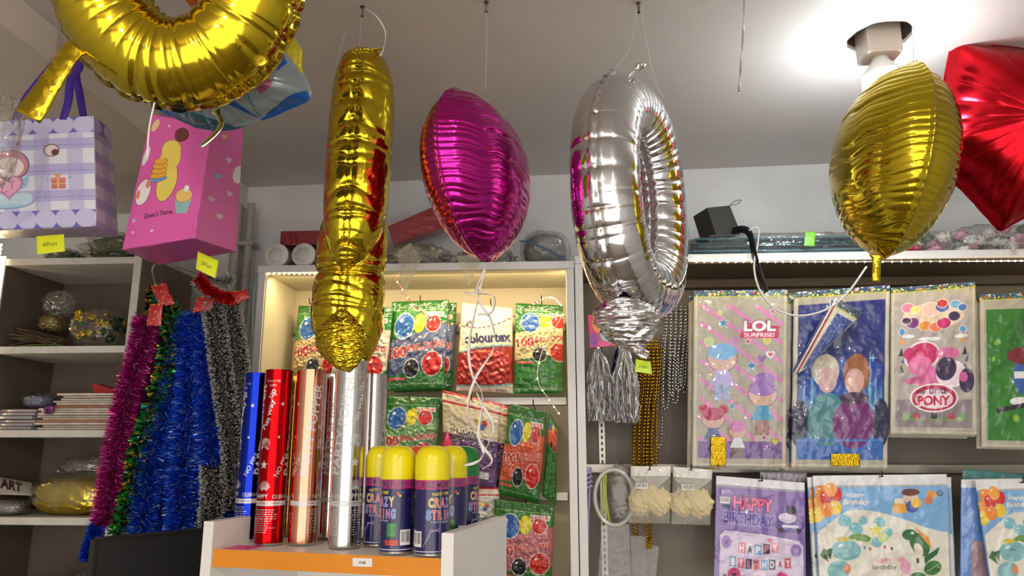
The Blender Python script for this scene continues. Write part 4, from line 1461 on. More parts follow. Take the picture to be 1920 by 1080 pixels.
m_screen = M('monitor_back_panel', (26, 27, 29), .45, bscale=300, bdist=.0001)
mon(MB(), 0, .31, 0, .022, A_[2] - .235, A_[2]).build('housing', m_screen, t)
mb = MB()
mon(mb, .004, .306, -.003, 0, A_[2] - .006, A_[2] - .003); mon(mb, -.006, 0, .003, .020, A_[2] - .235, A_[2] - .003)
mb.build('bezel', m_black, t)
mon(MB(), .13, .18, .022, .04, A_[2] - .31, A_[2] - .12).build('stand', m_black, t)
mon(MB(), .06, .25, -.04, .10, 1.0905, 1.10).build('stand_foot', m_black, t)
mon(MB(), .13, .18, .022, .04, 1.10, A_[2] - .31 + .01).build('stand', m_black, t)
t = thing('desk', 'plain desk under the monitor', 'desk', (-.72, 1.30, 0))
MB().box((-.95, 1.1, 1.07), (-.64, 1.6, 1.09), bev=.002).build('desk_top', m_white, t)
for x in (-.94, -.68):
    for y in (1.11, 1.55): MB().box((x, y, 0), (x + .03, y + .03, 1.07)).build('leg', m_dmetal, t)

# ------------------------------------------------------------------ tote bags, upper left
def tote(name, label, front, side, corners, straps, strapmat, cvu, seed):
    """corners: front TL TR BR BL, side TR BR(back), bottom back-left"""
    TL, TR, BR, BL, STR, SBR, BBL = [np.asarray(c) for c in corners]
    t = thing(name, label, 'gift bag', (BL + SBR) / 2)
    mid = (TR + STR) / 2
    sheet('front_panel', front, [TL, TR, BR, BL], m_tote, t, bulge=.006, wr=.0012, wfr=(1, 4), seed=seed, thick=.0012)
    sheet('side_gusset', side, [TR + Vr(.0005, .0005, 0), STR, SBR, BR + Vr(.0005, .0005, 0)], m_tote, t, bulge=.001, wr=.0006, wfr=(1, 3), seed=seed + 1, thick=.003)
    sheet('bottom_panel', cvu, [BL + Vr(0, .001, -.0005), BR + Vr(0, .001, -.0005), SBR + Vr(0, 0, -.0005), BBL], m_tote, t, bulge=.002, wr=.0015, wfr=(1, 4), seed=seed + 2, thick=.0012)
    BTL = TL + (STR - TR)
    bk = Canvas(24, 1, tuple(int(v) for v in (cvu.A[0, 0, :3] * 255)))
    sheet('back_panel', bk, [STR, BTL, BBL, SBR], m_tote, t, bulge=.003, thick=.0012)
    bk2 = Canvas(24, 1, tuple(int(v) for v in (cvu.A[0, 0, :3] * 255)))
    sheet('side_gusset', bk2, [BTL, TL, BL, BBL], m_tote, t, bulge=.001, thick=.0012)
    for st in straps:
        mb = MB(); ribbon(mb, st, .014, tw=(0, .12), n=50, th=.0007)
        mb.build('strap', strapmat, t, True)
    return t


LAV, LAV2, VIO, PALE = (190, 184, 228), (168, 160, 216), (112, 98, 190), (226, 228, 240)


def lav(W, a, front):
    c = Canvas(W, a, PALE)
    for y in np.arange(.2, a, .235): c.rect(0, y, 1, y + .10, (186, 182, 224))
    for x in np.arange(.02, 1, .26): c.rect(x, 0, x + .12, a, LAV2, op=.45)
    for y in np.arange(.26, a, .235): c.rect(0, y, 1, y + .006, (140, 148, 200))
    for x in np.arange(.33, 1, .26): c.rect(x, 0, x + .006, a, (190, 190, 226))
    for y0, y1 in ((0, .15), (a - .15, a)):
        c.rect(0, y0, 1, y1, VIO)
        x = -.02
        while x < 1.1:
            c.ell(x, (y0 + y1) / 2 + (.0 if y0 == 0 else 0), .083, .083, (200, 196, 232)); x += .158
    c.rect(0, .15, 1, .158, (200, 200, 232))
    return c


fr = lav(330, 1.0, True)
fr.ell(.32, .70 + .06, .20, .055, (170, 210, 232), 0, (110, 140, 190), .008)
for x in (.2, .29, .38, .45): fr.ell(x, .735, .07, .05, (198, 224, 238))
# plain stand-in disc, winged heart, present and bicycle
fr.ell(.34, .43, .155, .135, (206, 142, 158), 0, (110, 84, 140), .010); fr.ell(.34, .45, .12, .095, (240, 228, 228))
fr.poly([(.15, .53), (.22, .56), (.24, .66), (.17, .63)], (160, 196, 232)); fr.poly([(.50, .53), (.43, .56), (.41, .66), (.48, .63)], (160, 196, 232))
fr.heart(.325, .62, .12, (232, 160, 196), (150, 96, 160), .010); fr.heart(.325, .62, .098, (240, 178, 208))
fr.line([(.25, .60), (.29, .60), (.27, .60), (.27, .67)], .008, (176, 96, 160)); fr.line([(.33, .58), (.38, .58), (.355, .58), (.355, .64)], .008, (176, 96, 160)); fr.line([(.31, .66), (.28, .68), (.30, .71)], .008, (176, 96, 160))
fr.ell(.68, .31, .055, .05, (236, 220, 220), 0, (90, 60, 70), .008); fr.ell(.71, .33, .03, .03, (110, 60, 60))
fr.rect(.67, .57, .78, .66, (206, 120, 130)); fr.rect(.665, .56, .785, .585, (226, 140, 140)); fr.rect(.715, .56, .73, .66, (236, 196, 90)); fr.rect(.67, .61, .78, .62, (236, 196, 90)); fr.heart(.722, .545, .025, (226, 170, 90))
fr.star(.82, .56, .02, (120, 180, 220), 4); fr.star(.64, .57, .014, (120, 180, 220), 4)
for cx in (-.04, .09):
    fr.ell(cx, .655, .042, .042, (50, 46, 70)); fr.ell(cx, .655, .034, .034, PALE)
fr.line([(-.04, .655), (.02, .60), (.07, .60), (.09, .655)], .01, (50, 46, 70))
sd = lav(70, 3.6, False)
sd2 = Canvas(60, 3.6, PALE)
k = 3.6
for y in np.arange(.4, k, .75): sd2.rect(0, y, 1, y + .36, (186, 182, 224))
sd2.rect(.4, 0, .75, k, LAV2, op=.4)
for y in np.arange(.55, k, .75): sd2.rect(0, y, 1, y + .02, (140, 148, 200))
sd2.rect(0, 0, 1, .5, VIO)
for x in (0, .95): sd2.ell(x, .25, .42, .26, (200, 196, 232))
tote('gift_bag', 'lavender checked gift bag with purple straps and winged heart, hanging at the far left', fr, sd2,
     [P(-60, 231, 1.25), P(175, 217, 1.22), P(180, 424, 1.22), P(-50, 432, 1.25), P(208, 243, 1.31), P(222, 444, 1.31), P(-20, 447, 1.36)],
     [[P(118, 224, 1.225), P(128, 190, 1.23), P(133, 150, 1.25), P(150, 120, 1.29), P(140, 60, 1.29)], [P(157, 222, 1.3), P(150, 180, 1.3), P(143, 140, 1.3), P(146, 70, 1.3)], [P(28, 228, 1.24), P(40, 200, 1.24), P(60, 170, 1.26), P(110, 110, 1.28)]],
     m_purplestrap, Canvas(60, .4, (176, 160, 196)), 61)
PK = (226, 96, 176)
fp = Canvas(300, 1.75, PK)
YC, BK = (238, 214, 96), (60, 36, 40)
# plain stand-ins: cream-yellow rounded shape, brown cap, stacked pancakes on a blue plate
fp.ell(.47, .45, .15, .14, YC, 0, BK, .006)
fp.ell(.50, .90, .14, .27, YC, 4, BK, .006); fp.ell(.48, .55, .15, .2, YC)
fp.ell(.58, .22, .11, .105, (112, 50, 48), 0)
fp.ell(.34, .86, .15, .04, (110, 160, 220), -6, BK, .005)
for k in range(4): fp.ell(.345, .81 - .065 * k, .125 - .008 * k, .042, (240, 176, 60), -6, BK, .005)
fp.ell(.345, .575, .03, .02, (240, 200, 90))
fp.ell(.16, 1.03, .11, .17, (242, 236, 236), 6, BK, .006); fp.ell(.22, .92, .035, .06, (236, 130, 110), 0); fp.ell(.09, 1.06, .03, .06, (236, 130, 110), 0)
fp.ell(.08, .55, .045, .13, (240, 230, 236), 10, (200, 120, 170), .004)
fp.poly([(.66, 1.15), (.90, 1.15), (.86, 1.36), (.72, 1.36)], (150, 190, 190)); fp.ell(.78, 1.10, .11, .10, (240, 196, 110), 0, BK, .004); fp.ell(.80, 1.0, .035, .05, (244, 240, 240))
fp.ell(.12, .14, .05, .09, (238, 214, 150), 20)
fp.text("Queen's Theme.", .46, 1.34, .42, .085, (30, 20, 30), -4, .015)
for x, y in ((.34, .12), (.40, 1.56), (.12, 1.55), (.10, 1.4)): fp.heart(x, y, .03, (244, 190, 210), (170, 70, 140), .004)
fp.heart(.10, 1.38, .024, (120, 190, 230))
sp2 = Canvas(110, 2.9, (230, 104, 184))
for x, y, cc_ in ((.4, .25, (240, 190, 150)), (.35, 1.25, (130, 190, 230)), (.7, 1.6, (240, 190, 210)), (.25, 1.85, (240, 170, 200)), (.5, 2.2, (244, 190, 210)), (.6, .8, (240, 210, 220))): sp2.heart(x, y, .10, cc_, (150, 60, 120), .01)
sp2.ell(.92, 1.1, .16, .22, (240, 240, 244), 20)
tote('gift_bag', 'pink glossy gift bag with pancake stack print hanging below the blue-white balloon', fp, sp2,
     [P(284, 214, 1.24), P(398, 235, 1.20), P(364, 446, 1.20), P(229, 468, 1.26), P(456, 243, 1.31), P(443, 472, 1.33), P(298, 497, 1.42)],
     [[P(330, 225, 1.23), P(325, 190, 1.25), P(335, 150, 1.27)], [P(380, 232, 1.21), P(372, 190, 1.24), P(350, 150, 1.27)]], m_pinkstrap, Canvas(60, .6, (196, 84, 156)), 71)


def note(txt, col, c4, label):
    cv = Canvas(70, .85, col)
    cv.text(txt, .5, .47, .5, .2, (50, 60, 40), -3, -.01 if False else 0, shear=.25)
    cv.lines(.45, .12, .85, .18, 1, (170, 180, 40))
    return label_note('sticky_note', cv, c4, label)


note('49/un', (222, 232, 38), [P(68, 443, 1.20), P(120, 439, 1.20), P(122, 471, 1.19), P(70, 477, 1.19)], 'yellow sticky price note under the lavender checked gift bag')
note('59/un', (222, 232, 38), [P(371, 471, 1.22), P(410, 489, 1.22), P(404, 522, 1.21), P(367, 504, 1.21)], 'tilted yellow sticky price note under the pink gift bag')
note('10k', (190, 226, 50), [P(1192, 673, 1.17), P(1220, 679, 1.17), P(1223, 702, 1.165), P(1190, 697, 1.165)], 'lime price note at the tail of the silver zero balloon')
cv = Canvas(16, 1.2, (140, 232, 40))
label_note('sticker', cv, [P(1510, 434, 1.872), P(1530, 434, 1.872), P(1527, 462, 1.868), P(1507, 461, 1.868)], 'lime green sticker on the teal bundle on top of the right unit', cat='sticker', curl=.001)

# clear bag at the very left edge
V, F = blob(P(-2, 265, 1.12), (.034, .02, .085), 81, .16, (1.5, 6), 60, 60, pw=.7)
mk('clear_plastic_bag', V, F, m_film, label='crinkled empty clear plastic bag at the left picture edge', cat='plastic bag')

# ------------------------------------------------------------------ tinsel garlands
mag, blu_, gr_, go_, te_ = (196, 24, 136), (24, 84, 236), (40, 170, 60), (220, 180, 40), (30, 130, 130)
ds = 1.62


def T_(pts, Y=ds):
    return [P(x, y, Y + (k * .004)) for k, (x, y) in enumerate(pts)]


tg = 'tinsel garlands hanging in the gap left of the middle unit'
tinsel('tinsel_garland', 'magenta tinsel garland, outermost of the two at the left', T_([(275, 598), (262, 660), (240, 740), (222, 830), (207, 910), (196, 985)]), .032, 10000, [mag, (206, 30, 150), (140, 10, 96), mag, (206, 30, 150), (246, 150, 220)], 1, group=tg)  # palest pink needles are sparkle put into the colour
tinsel('tinsel_garland', 'magenta tinsel garland, inner of the two at the left', T_([(290, 600), (280, 690), (262, 780), (238, 870), (222, 960)], ds + .03), .028, 7000, [mag, (150, 10, 90), (120, 8, 80)], 2, group=tg)
tinsel('tinsel_garland', 'green and gold wide-foil tinsel garland between magenta and blue', T_([(302, 560), (322, 600), (312, 680), (285, 770), (262, 840), (247, 920), (222, 1000)], ds - .02), .026, 2400, [gr_, go_, gr_, te_, (20, 50, 30), (10, 30, 20)], 3, nw=.0028, wide=True, group=tg)
tinsel('tinsel_garland', 'short dark gold-green tinsel garland behind the red paper tag', T_([(290, 540), (284, 590), (300, 640), (318, 690)], ds + .03), .018, 900, [go_, (20, 40, 20), (10, 20, 14)], 4, nw=.0024, wide=True, group=tg)
bl = [(352, 262), (362, 300), (368, 335), (374, 368), (382, 402), (388, 432)]
lbs = ['blue tinsel garland, first of six in the blue cluster from the left', 'blue tinsel garland, second of six in the blue cluster from the left', 'blue tinsel garland, third of six in the blue cluster from the left',
       'blue tinsel garland, fourth of six in the blue cluster from the left', 'blue tinsel garland, fifth of six in the blue cluster from the left', 'blue tinsel garland, rightmost of the six in the blue cluster']
for i, (xt, xb) in enumerate(bl):
    xm = xt + (xb - xt) * .45
    tinsel('tinsel_garland', lbs[i], T_([(xt, 590 + abs(i - 2.5) * 6), (xt + (xb - xt) * .2, 660), (xm, 760), (xt + (xb - xt) * .8, 880), (xb, 1010)], ds + (.04 if i % 2 else 0)), .034, 11000, [blu_, (14, 54, 190), (40, 120, 250), (14, 44, 160), blu_, (30, 100, 240), (170, 210, 255)], 10 + i, group=tg)  # pale blue entry paints glints of light onto some needles
tinsel('tinsel_garland', 'blue tinsel end poking out at the lower left beside the monitor', T_([(183, 985), (172, 1020), (163, 1050)]), .020, 1200, [blu_, (10, 40, 160)], 20, group=tg)
wt = (214, 214, 206); bk = (8, 10, 8)
for i, pts in enumerate([[(398, 560), (408, 640), (422, 740), (438, 850), (440, 950)], [(428, 560), (440, 640), (452, 740), (456, 850), (452, 940)], [(412, 570), (428, 680), (432, 800), (428, 880)], [(398, 880), (400, 930), (392, 985)]]):
    tinsel('tinsel_garland', ['black tinsel garland with white tips, left strand of the dark cluster', 'black tinsel garland with white tips, outermost strand beside the popper tubes', 'black tinsel garland with white tips, middle strand of the dark cluster', 'black white-tipped tinsel end low down among the blue ones'][i],
           T_(pts, ds + [-.03, 0, .03, -.05][i]), .027, [8000, 8000, 6000, 2600][i], [bk], 30 + i, mat=m_yarn, tipcol=wt, nw=.0010, group=tg)
tinsel('tinsel_garland', 'short red tinsel garland draped over the top of the dark ones', T_([(372, 520), (392, 545), (415, 556), (440, 560)], ds - .05), .016, 1600, [(190, 16, 20), (230, 40, 30)], 40, group=tg)
tinsel('tinsel_garland', 'small silver tinsel end above the red one', T_([(365, 540), (390, 520), (420, 530), (435, 520)], ds), .017, 1100, [(200, 200, 200)], 41, group=tg)
rc = Canvas(40, 1.4, (178, 30, 36)); rc.speck(26, 0, 0, 1, 1.4, .05, [(206, 160, 90)])
for i, c4 in enumerate([[(282, 536), (312, 530), (322, 566), (300, 575)], [(281, 570), (306, 568), (302, 612), (274, 610)], [(300, 556), (322, 552), (328, 570), (310, 574)], [(370, 556), (402, 558), (398, 582), (360, 586)], [(432, 548), (462, 542), (468, 558), (444, 570)]]):
    label_note('paper_tag', rc, [P(x, y, ds - .045) for x, y in c4], ['red gold-dotted paper tag at the hook above the magenta tinsel', 'red gold-dotted paper tag hanging lowest over the magenta tinsel', 'small red gold-dotted tag between two others on the left', 'red gold-dotted paper tag above the blue tinsel', 'red gold-dotted paper tag folded at the right of the red tinsel'][i], cat='paper tag', curl=.004)
thread([P(330, 500, 1.6), P(400, 522, 1.62), P(450, 520, 1.7), P(484, 514, 1.846)], 'dark wire running from the pink bag to the middle shelf unit', .0006, m_dmetal, 'wire')
mb = MB(); mb.tube(spline([P(292, 535, ds), P(288, 520, ds), P(285, 505, ds), P(290, 495, ds)], 16), .0018, 6)
mb.build('wire_hook', m_metal, None, True, label='bluish wire hook holding the red tagged tinsel', cat='hook')
mb = MB(); mb.tube(spline([P(484, 512, 1.84), P(476, 540, 1.84), P(473, 590, 1.84), P(474, 640, 1.84)], 20), .0016, 6)
mb.build('cable', M('teal_cable', (90, 130, 150), .4), None, True, label='thin teal cable running down the left edge of the middle unit', cat='cable')

# ------------------------------------------------------------------ goods on the left shelves
z_top, z1_, z2_, z3_ = [z + .0095 for z in zs]


def bagged(label, ctr, rad, mat, seed, film=m_film, amp=.12, cname='contents', cat='bagged goods', name='plastic_bag', extra=None, cs=.84):
    t = thing(name, label, cat, Vr(ctr[0], ctr[1], ctr[2] - rad[2]))
    V, F = blob(ctr, rad, seed, amp, (1.5, 6), 70, 50, flatb=ctr[2] - rad[2])
    mk('film', V, F, film, t)
    if mat is not None:
        V, F = blob(ctr, [r_ * cs for r_ in rad], seed + 1, amp * 1.4, (2, 9), 70, 50, flatb=ctr[2] - rad[2] + .001)
        mk(cname, V, F, mat, t)
    return t


# clear bag of yellow and green bows
c_ = P(190, 595, 1.93); c_[2] = z1_ + .055
t = thing('plastic_bag', 'clear bag of yellow and green ribbon bows on the second shelf', 'bag of bows', Vr(c_[0], c_[1], z1_))
V, F = blob(c_, (.082, .06, .054), 91, .1, (1.5, 5), 60, 44, flatb=z1_ + .0005); mk('film', V, F, m_film, t)
V, F = blob(P(112, 572, 1.95) + Vr(0, 0, .004), (.045, .035, .036), 92, .2, (1.5, 5), 50, 40, flatb=z1_ + .0005); mk('film', V, F, m_film2, t)
m_by = Mfoil('yellow_satin', (214, 180, 40), .35, 40, .002); m_bg = Mfoil('green_satin', (24, 84, 44), .35, 40, .002)
rs = np.random.RandomState(5)
for i in range(26):
    p = c_ + Vr((rs.rand() - .45) * .12, (rs.rand() - .6) * .08, (rs.rand() - .5) * .07)
    mb = MB()
    for k in range(6):
        a = rs.rand() * 6.28; b_ = rs.rand() * 1.6 - .4
        dd = Vr(math.cos(a) * math.cos(b_), math.sin(a) * math.cos(b_), math.sin(b_)) * .013
        ribbon(mb, [p, p + dd * .6 + Vr(0, 0, .006), p + dd * 1.2, p + dd * .7 - Vr(0, 0, .004), p], .009, tw=(rs.rand(), rs.rand()), n=14)
    mb.build('bow', m_by if i % 5 < 3 else m_bg, t, True)
# dried stems and yellow flowers
mb = MB()
for i in range(70):
    y_ = z1_ + .004 + .055 * rs.rand()
    a = Vr(-1.465 + .02 * rs.rand(), 1.87 + .12 * rs.rand(), y_); b = Vr(-1.345 + .04 * rs.rand(), 1.87 + .05 * rs.rand(), z1_ + .003 + .02 * rs.rand())
    mb.tube(spline([a, (a + b) / 2 + Vr(0, 0, .008 * rs.rand()), b], 6), .0016, 5, 0 if i % 16 else 1)
mb.build('dried_stems', [M('brown_stems', (74, 54, 40), .7, var=.4, vscale=40), M('green_stem', (110, 130, 50), .6)], None, True, label='bundle of dark brown dried stems lying on the second shelf', cat='dried stems')
bagged('wilted yellow paper flowers in clear film behind the brown stems', Vr(-1.43, 2.0, z1_ + .085), (.04, .04, .03), M('dull_yellow_paper', (140, 118, 40), .6, var=.4, vscale=40, bscale=60, bdist=.01), 93)
# third shelf: fan of paper packets
cols_ = [(206, 194, 176), (190, 176, 158), (214, 204, 190), (170, 120, 100), (200, 186, 160), (184, 178, 170)]
pm = [M('paper_packet_%d' % i, c, .45, coat=.4, var=.15, vscale=25) for i, c in enumerate(cols_)]
gp = 'paper packets stacked on the third shelf'
for i in range(15):
    z = z2_ + .001 + i * .0062
    x0 = -1.345 + .01 * math.sin(i * 2.1) + (.004 * i if i > 8 else 0)
    mb = MB(); mb.box((x0, 1.872 + .008 * math.sin(i * 1.7), z), (-1.135 - .006 * (i % 3), 2.03, z + .0052), bev=.0015)
    lb = ['lowest', 'second', 'third', 'fourth', 'fifth', 'sixth', 'seventh', 'eighth', 'ninth', 'tenth', 'eleventh', 'twelfth', 'thirteenth', 'fourteenth', 'topmost'][i]
    mb.build('paper_packet', pm[i % 6], None, True, label='flat paper packet, %s of the stack on the third shelf%s' % (lb, ' from below' if 0 < i < 14 else ''), cat='paper packet', group=gp)
for i in range(6):
    z = z2_ + .001 + i * .009
    mb = MB(); mb.box((-1.468 + .004 * (i % 2), 1.875 + .006 * (i % 3), z), (-1.365, 2.03, z + .0078), bev=.0025)
    mb.build('film_packet', M('grey_film_packet_%d' % i, (150 + 8 * (i % 3), 150, 154), .25, coat=.8, var=.25, vscale=18, bscale=30, bdist=.004), None, True,
             label='grey film-wrapped packet, %s of the pile left on the third shelf' % ['lowest', 'second from below', 'third from below', 'fourth from below', 'fifth from below', 'topmost'][i], cat='film packet', group='film packets at the left of the third shelf')
bagged('crumpled blue-grey plastic bag on top of the film packets', Vr(-1.40, 1.95, z2_ + .079), (.05, .045, .022), M('blue_plastic', (70, 80, 120), .25, coat=.6, var=.3), 95)
V, F = blob(P(92, 768, 1.858), (.015, .004, .012), 96, .2, (2, 8), 30, 24)
mk('ribbon_rosette', V, F, M('rainbow_foil', (120, 60, 120), .3, .6, var=.9, vscale=120), label='small multicoloured rosette in front of the grey packets', cat='rosette')
mb = MB(); mb.hexa([tuple(v) for v in (Vr(-1.24, 1.93, z2_ + .0955), Vr(-1.17, 1.93, z2_ + .0955), Vr(-1.17, 1.98, z2_ + .0955), Vr(-1.24, 1.98, z2_ + .0955), Vr(-1.25, 1.93, z2_ + .125), Vr(-1.19, 1.93, z2_ + .108), Vr(-1.19, 1.98, z2_ + .108), Vr(-1.25, 1.98, z2_ + .125))])
mb.build('paper_wedge', M('red_paper', (170, 30, 36), .5), None, label='folded red paper piece on top of the paper packets', cat='folded paper')
# fourth shelf: gold roll, silver film
g0 = Vr(-1.25, 1.92, z3_ + .050)
V, F = blob(g0, (.112, .05, .049), 97, .045, (2, 10), 120, 70, pw=.75)
t = thing('foil_roll', 'fat gold foil-wrapped roll on the lowest visible left shelf', 'foil roll', Vr(g0[0], g0[1], z3_ + .001))
mk('roll', V, F, m_goldc, t)
V, F = blob(g0 + Vr(.0, 0, .003), (.118, .055, .051), 98, .08, (2, 8), 60, 44, flatb=z3_ + .0005); mk('film', V, F, m_film2, t)
bagged('crumpled silver and clear film heap behind the gold roll', Vr(-1.26, 1.99, z3_ + .118), (.10, .05, .03), M('silver_film', (140, 138, 134), .2, .6, var=.4, bscale=40, bdist=.01), 99)
bagged('crumpled clear film with silver glints at the left end of the lowest visible shelf', Vr(-1.41, 1.90, z3_ + .021), (.05, .04, .020), M('silver_film2', (150, 148, 150), .2, .5, var=.4, bscale=40, bdist=.01), 100)
nw = Canvas(80, .5, (170, 164, 154)); nw.text('ART', .4, .25, .6, .3, (60, 30, 30), 10, .04); nw.lines(.05, .05, .95, .12, 2, (80, 80, 80))
sheet('newspaper', nw, [P(-8, 893, 1.93), P(60, 905, 1.95), P(62, 928, 1.90), P(-3, 926, 1.88)], m_label, None, bulge=.004, thick=.002, label='folded newspaper with dark lettering left of the gold roll', cat='newspaper')
zl = 1.15 + .0095
bagged('bag of green and gold foil scraps at the bottom left corner', Vr(-1.30, 1.90, zl + .065), (.09, .045, .064), M('olive_foil', (90, 84, 40), .3, .6, var=.6, vscale=60, bscale=50, bdist=.01), 101)
bagged('bag of multicoloured and pink foil scraps at the bottom left beside the monitor', Vr(-1.175, 1.90, zl + .07), (.05, .045, .068), M('pink_multi_foil', (170, 70, 120), .3, .5, var=.8, vscale=70, bscale=50, bdist=.01), 102)
# on top of the left unit
zt_ = 2.10
bagged('clear bag of green leaves on top of the left unit behind the lavender bag', Vr(-1.22, 1.97, zs[0] + .0095 + .048), (.12, .08, .047), M('dark_leaves', (64, 74, 24), .5, var=.7, vscale=70, bscale=60, bdist=.01), 103, film=m_film)
bagged('clear bag of dark green sprigs on top of the left unit, far left', Vr(-1.405, 1.99, zs[0] + .0095 + .03), (.06, .06, .03), M('dark_leaves2', (44, 54, 26), .5, var=.7, vscale=70, bscale=60, bdist=.01), 104)

# ------------------------------------------------------------------ on top of the middle unit
zA = Zt + .0006
m_cup = M('white_foam_cup', (226, 224, 218), .45)
for i, x in enumerate((-.745, -.672, -.607)):
    mb = MB(); mb.lathe([(.0001, 0), (.029, .0), (.0315, .004), (.0315, .012), (.029, .014), (.027, .19)], (x, 1.875 + .0, zA + .0325), 36, axis='x') if False else None
    prof = [(.0001, 0), (.0305, 0), (.032, .003), (.031, .01), (.028, .18), (.0001, .18)]
    V = []
    for r_, h in prof:
        for j in range(36):
            a = j * 2 * math.pi / 36; V.append((x + r_ * math.cos(a), 1.868 + h, zA + .0325 + r_ * math.sin(a)))
    F = [(q * 36 + j, q * 36 + (j + 1) % 36, (q + 1) * 36 + (j + 1) % 36, (q + 1) * 36 + j) for q in range(5) for j in range(36)]
    t = thing('cup_stack', 'sleeve of white cups lying end-on on the middle unit, %s' % ['leftmost', 'second from the left', 'third, beside the gold balloon'][i], 'stack of cups', (x, 1.95, zA), 'sleeves of white cups')
    mk('cups', V, F, m_cup, t)
    V2, F2 = blob((x, 1.955, zA + .0325), (.0345, .1, .034), 110 + i, .05, (2, 7), 40, 30, pw=.75, flatb=zA); mk('sleeve', V2, F2, m_film, t)
m_redfilm = M('red_wrapped_box', (140, 26, 40), .3, coat=.9, bscale=40, bdist=.003)
mb = MB(); mb.box((-.75, 1.90, zA + .068), (-.59, 2.03, zA + .108), bev=.003)
mb.build('gift_box', m_redfilm, None, label='flat dark red box in film lying on the white cup sleeves', cat='box')
a = P(728, 428, 2.04); b = P(846, 388, 2.04)
mb = MB(); dd = unit(b - a); nn = Vr(-dd[2], 0, dd[0])
lo = [a + dd * q - nn * .052 for q in (0, .20)]
mb.hexa([tuple(v) for v in (lo[0], lo[1], lo[1] + Vr(0, .05, 0), lo[0] + Vr(0, .05, 0), lo[0] + nn * .058, lo[1] + nn * .075, lo[1] + nn * .075 + Vr(0, .05, 0), lo[0] + nn * .058 + Vr(0, .05, 0))])
mb.build('gift_box', m_redfilm, None, label='dark red film-wrapped box leaning behind the magenta balloon', cat='box')
m_sil = M('silver_contents', (170, 168, 160), .25, .7, var=.4, vscale=30, bscale=40, bdist=.008)
bagged('crumpled clear bag with silver goods on the middle unit between the gold and magenta balloons', Vr(-.385, 1.955, zA + .038), (.105, .08, .037), M('pale_contents', (176, 168, 150), .35, .2, var=.35, vscale=30, bscale=50, bdist=.01), 121, amp=.16)
bagged('clear bag of silver foil on the middle unit behind the magenta balloon tip', Vr(-.195, 1.95, zA + .030), (.085, .08, .029), m_sil, 123, amp=.12)
t = bagged('soft grey plastic bag with blue zip edge on the middle unit beside the silver balloon', Vr(-.036, 1.97, zA + .055), (.070, .09, .054), M('grey_bag_contents', (128, 128, 126), .45, var=.15), 125, film=m_film2, amp=.06)
mb = MB(); mb.tube(spline([P(975, 452, 1.89), P(1000, 456, 1.875), P(1040, 474, 1.87), P(1062, 488, 1.868)], 30), .0025, 6)
mb.build('zip_edge', M('blue_zip', (80, 110, 150), .35), t, True)
# film corners hanging over the front edge
for i, (pts, lb) in enumerate([([(745, 470), (770, 455), (790, 485), (752, 560)], 'clear film corner hanging over the shelf edge right of the gold balloon'), ([(855, 480), (905, 475), (892, 510), (878, 538)], 'pointed clear film corner hanging over the shelf edge left of the magenta balloon tip')]):
    cv = Canvas(50, 1.4, (236, 228, 196), .18)
    cv.A[..., 3] = .12 + .25 * (cv.rs.rand(cv.h, 1) > .6)
    sheet('film_corner', cv, [P(pts[0][0], pts[0][1], 1.842), P(pts[1][0], pts[1][1], 1.842), P(pts[2][0], pts[2][1], 1.836), P(pts[3][0], pts[3][1], 1.832)], m_sheet, None, bulge=.002, wr=.004, wfr=(2, 6), thick=.0003, label=lb, cat='plastic film')

# ------------------------------------------------------------------ on top of the right unit
zB = Zb + .0006
pB = P(1345, 425, 1.93)
R = Matrix.Rotation(math.radians(-14), 3, 'Y') @ Matrix.Rotation(math.radians(28), 3, 'Z')
V = []
for x, y, z in ((-.042, -.03, -.035), (.042, -.03, -.035), (.042, .03, -.035), (-.042, .03, -.035), (-.042, -.03, .045), (.036, -.03, .045), (.036, .03, .045), (-.042, .03, .045)):
    v = R @ Vector((x, y, z)); V.append((pB[0] + v[0], pB[1] + v[1], pB[2] + v[2] - .0))
t = thing('gift_box', 'matt black box tilted on the teal bundle at the left end of the right unit', 'box', pB)
MB().hexa(V).build('box_body', m_blackcard, t)
mb = MB(); mb.tube(spline([V[5], np.array(V[5]) + Vr(.02, 0, .004), np.array(V[5]) + Vr(.03, 0, .014), np.array(V[5]) + Vr(.015, 0, .012), V[5]], 24), .0009, 5)
mb.build('loop_handle', m_black, t, True)
mb = MB()
ribbon(mb, [P(1372, 434, 1.90), P(1392, 430, 1.86), P(1406, 440, 1.835), P(1415, 480, 1.825), P(1425, 515, 1.82), P(1437, 548, 1.82)], .019, tw=(.23, .25), n=60)
mb.build('black_ribbon', m_blackrib, None, True, label='black ribbon hanging over the shelf edge by the white cable', cat='ribbon')
mb = MB()
mb.tube(spline([P(1404, 432, 1.835), P(1421, 428, 1.828), P(1421, 455, 1.83), P(1414, 500, 1.82), P(1425, 545, 1.80), P(1455, 580, 1.79), P(1500, 592, 1.78), P(1550, 580, 1.77), P(1590, 548, 1.76), P(1625, 500, 1.75)], 90), .0024, 8)
mb.build('cable', M('white_cable', (206, 206, 202), .35), None, True, label='white cable drooping in a loop in front of the cartoon packs', cat='cable')
t = thing('stick_bundle', 'long teal bundle of sticks in clear film on the right unit', 'bundle of sticks', P(1450, 460, 1.93))
mb = MB(); rs = np.random.RandomState(8)
for i in range(110):
    z = zB + .004 + rs.rand() * .048 * (1 if True else 0); y = 1.875 + rs.rand() * .12
    x0 = .345 + .02 * rs.rand(); x1 = .79 + .03 * rs.rand()
    mb.tube([(x0, y, z), ((x0 + x1) / 2, y, z + .002 * rs.randn()), (x1, y, min(z, zB + .045))], .0028, 5, rs.randint(4))
mb.build('sticks', [M('teal_a', (70, 128, 140), .3), M('teal_b', (120, 170, 180), .3), M('navy_c', (30, 44, 66), .3), M('teal_d', (40, 90, 100), .3)], t, True)
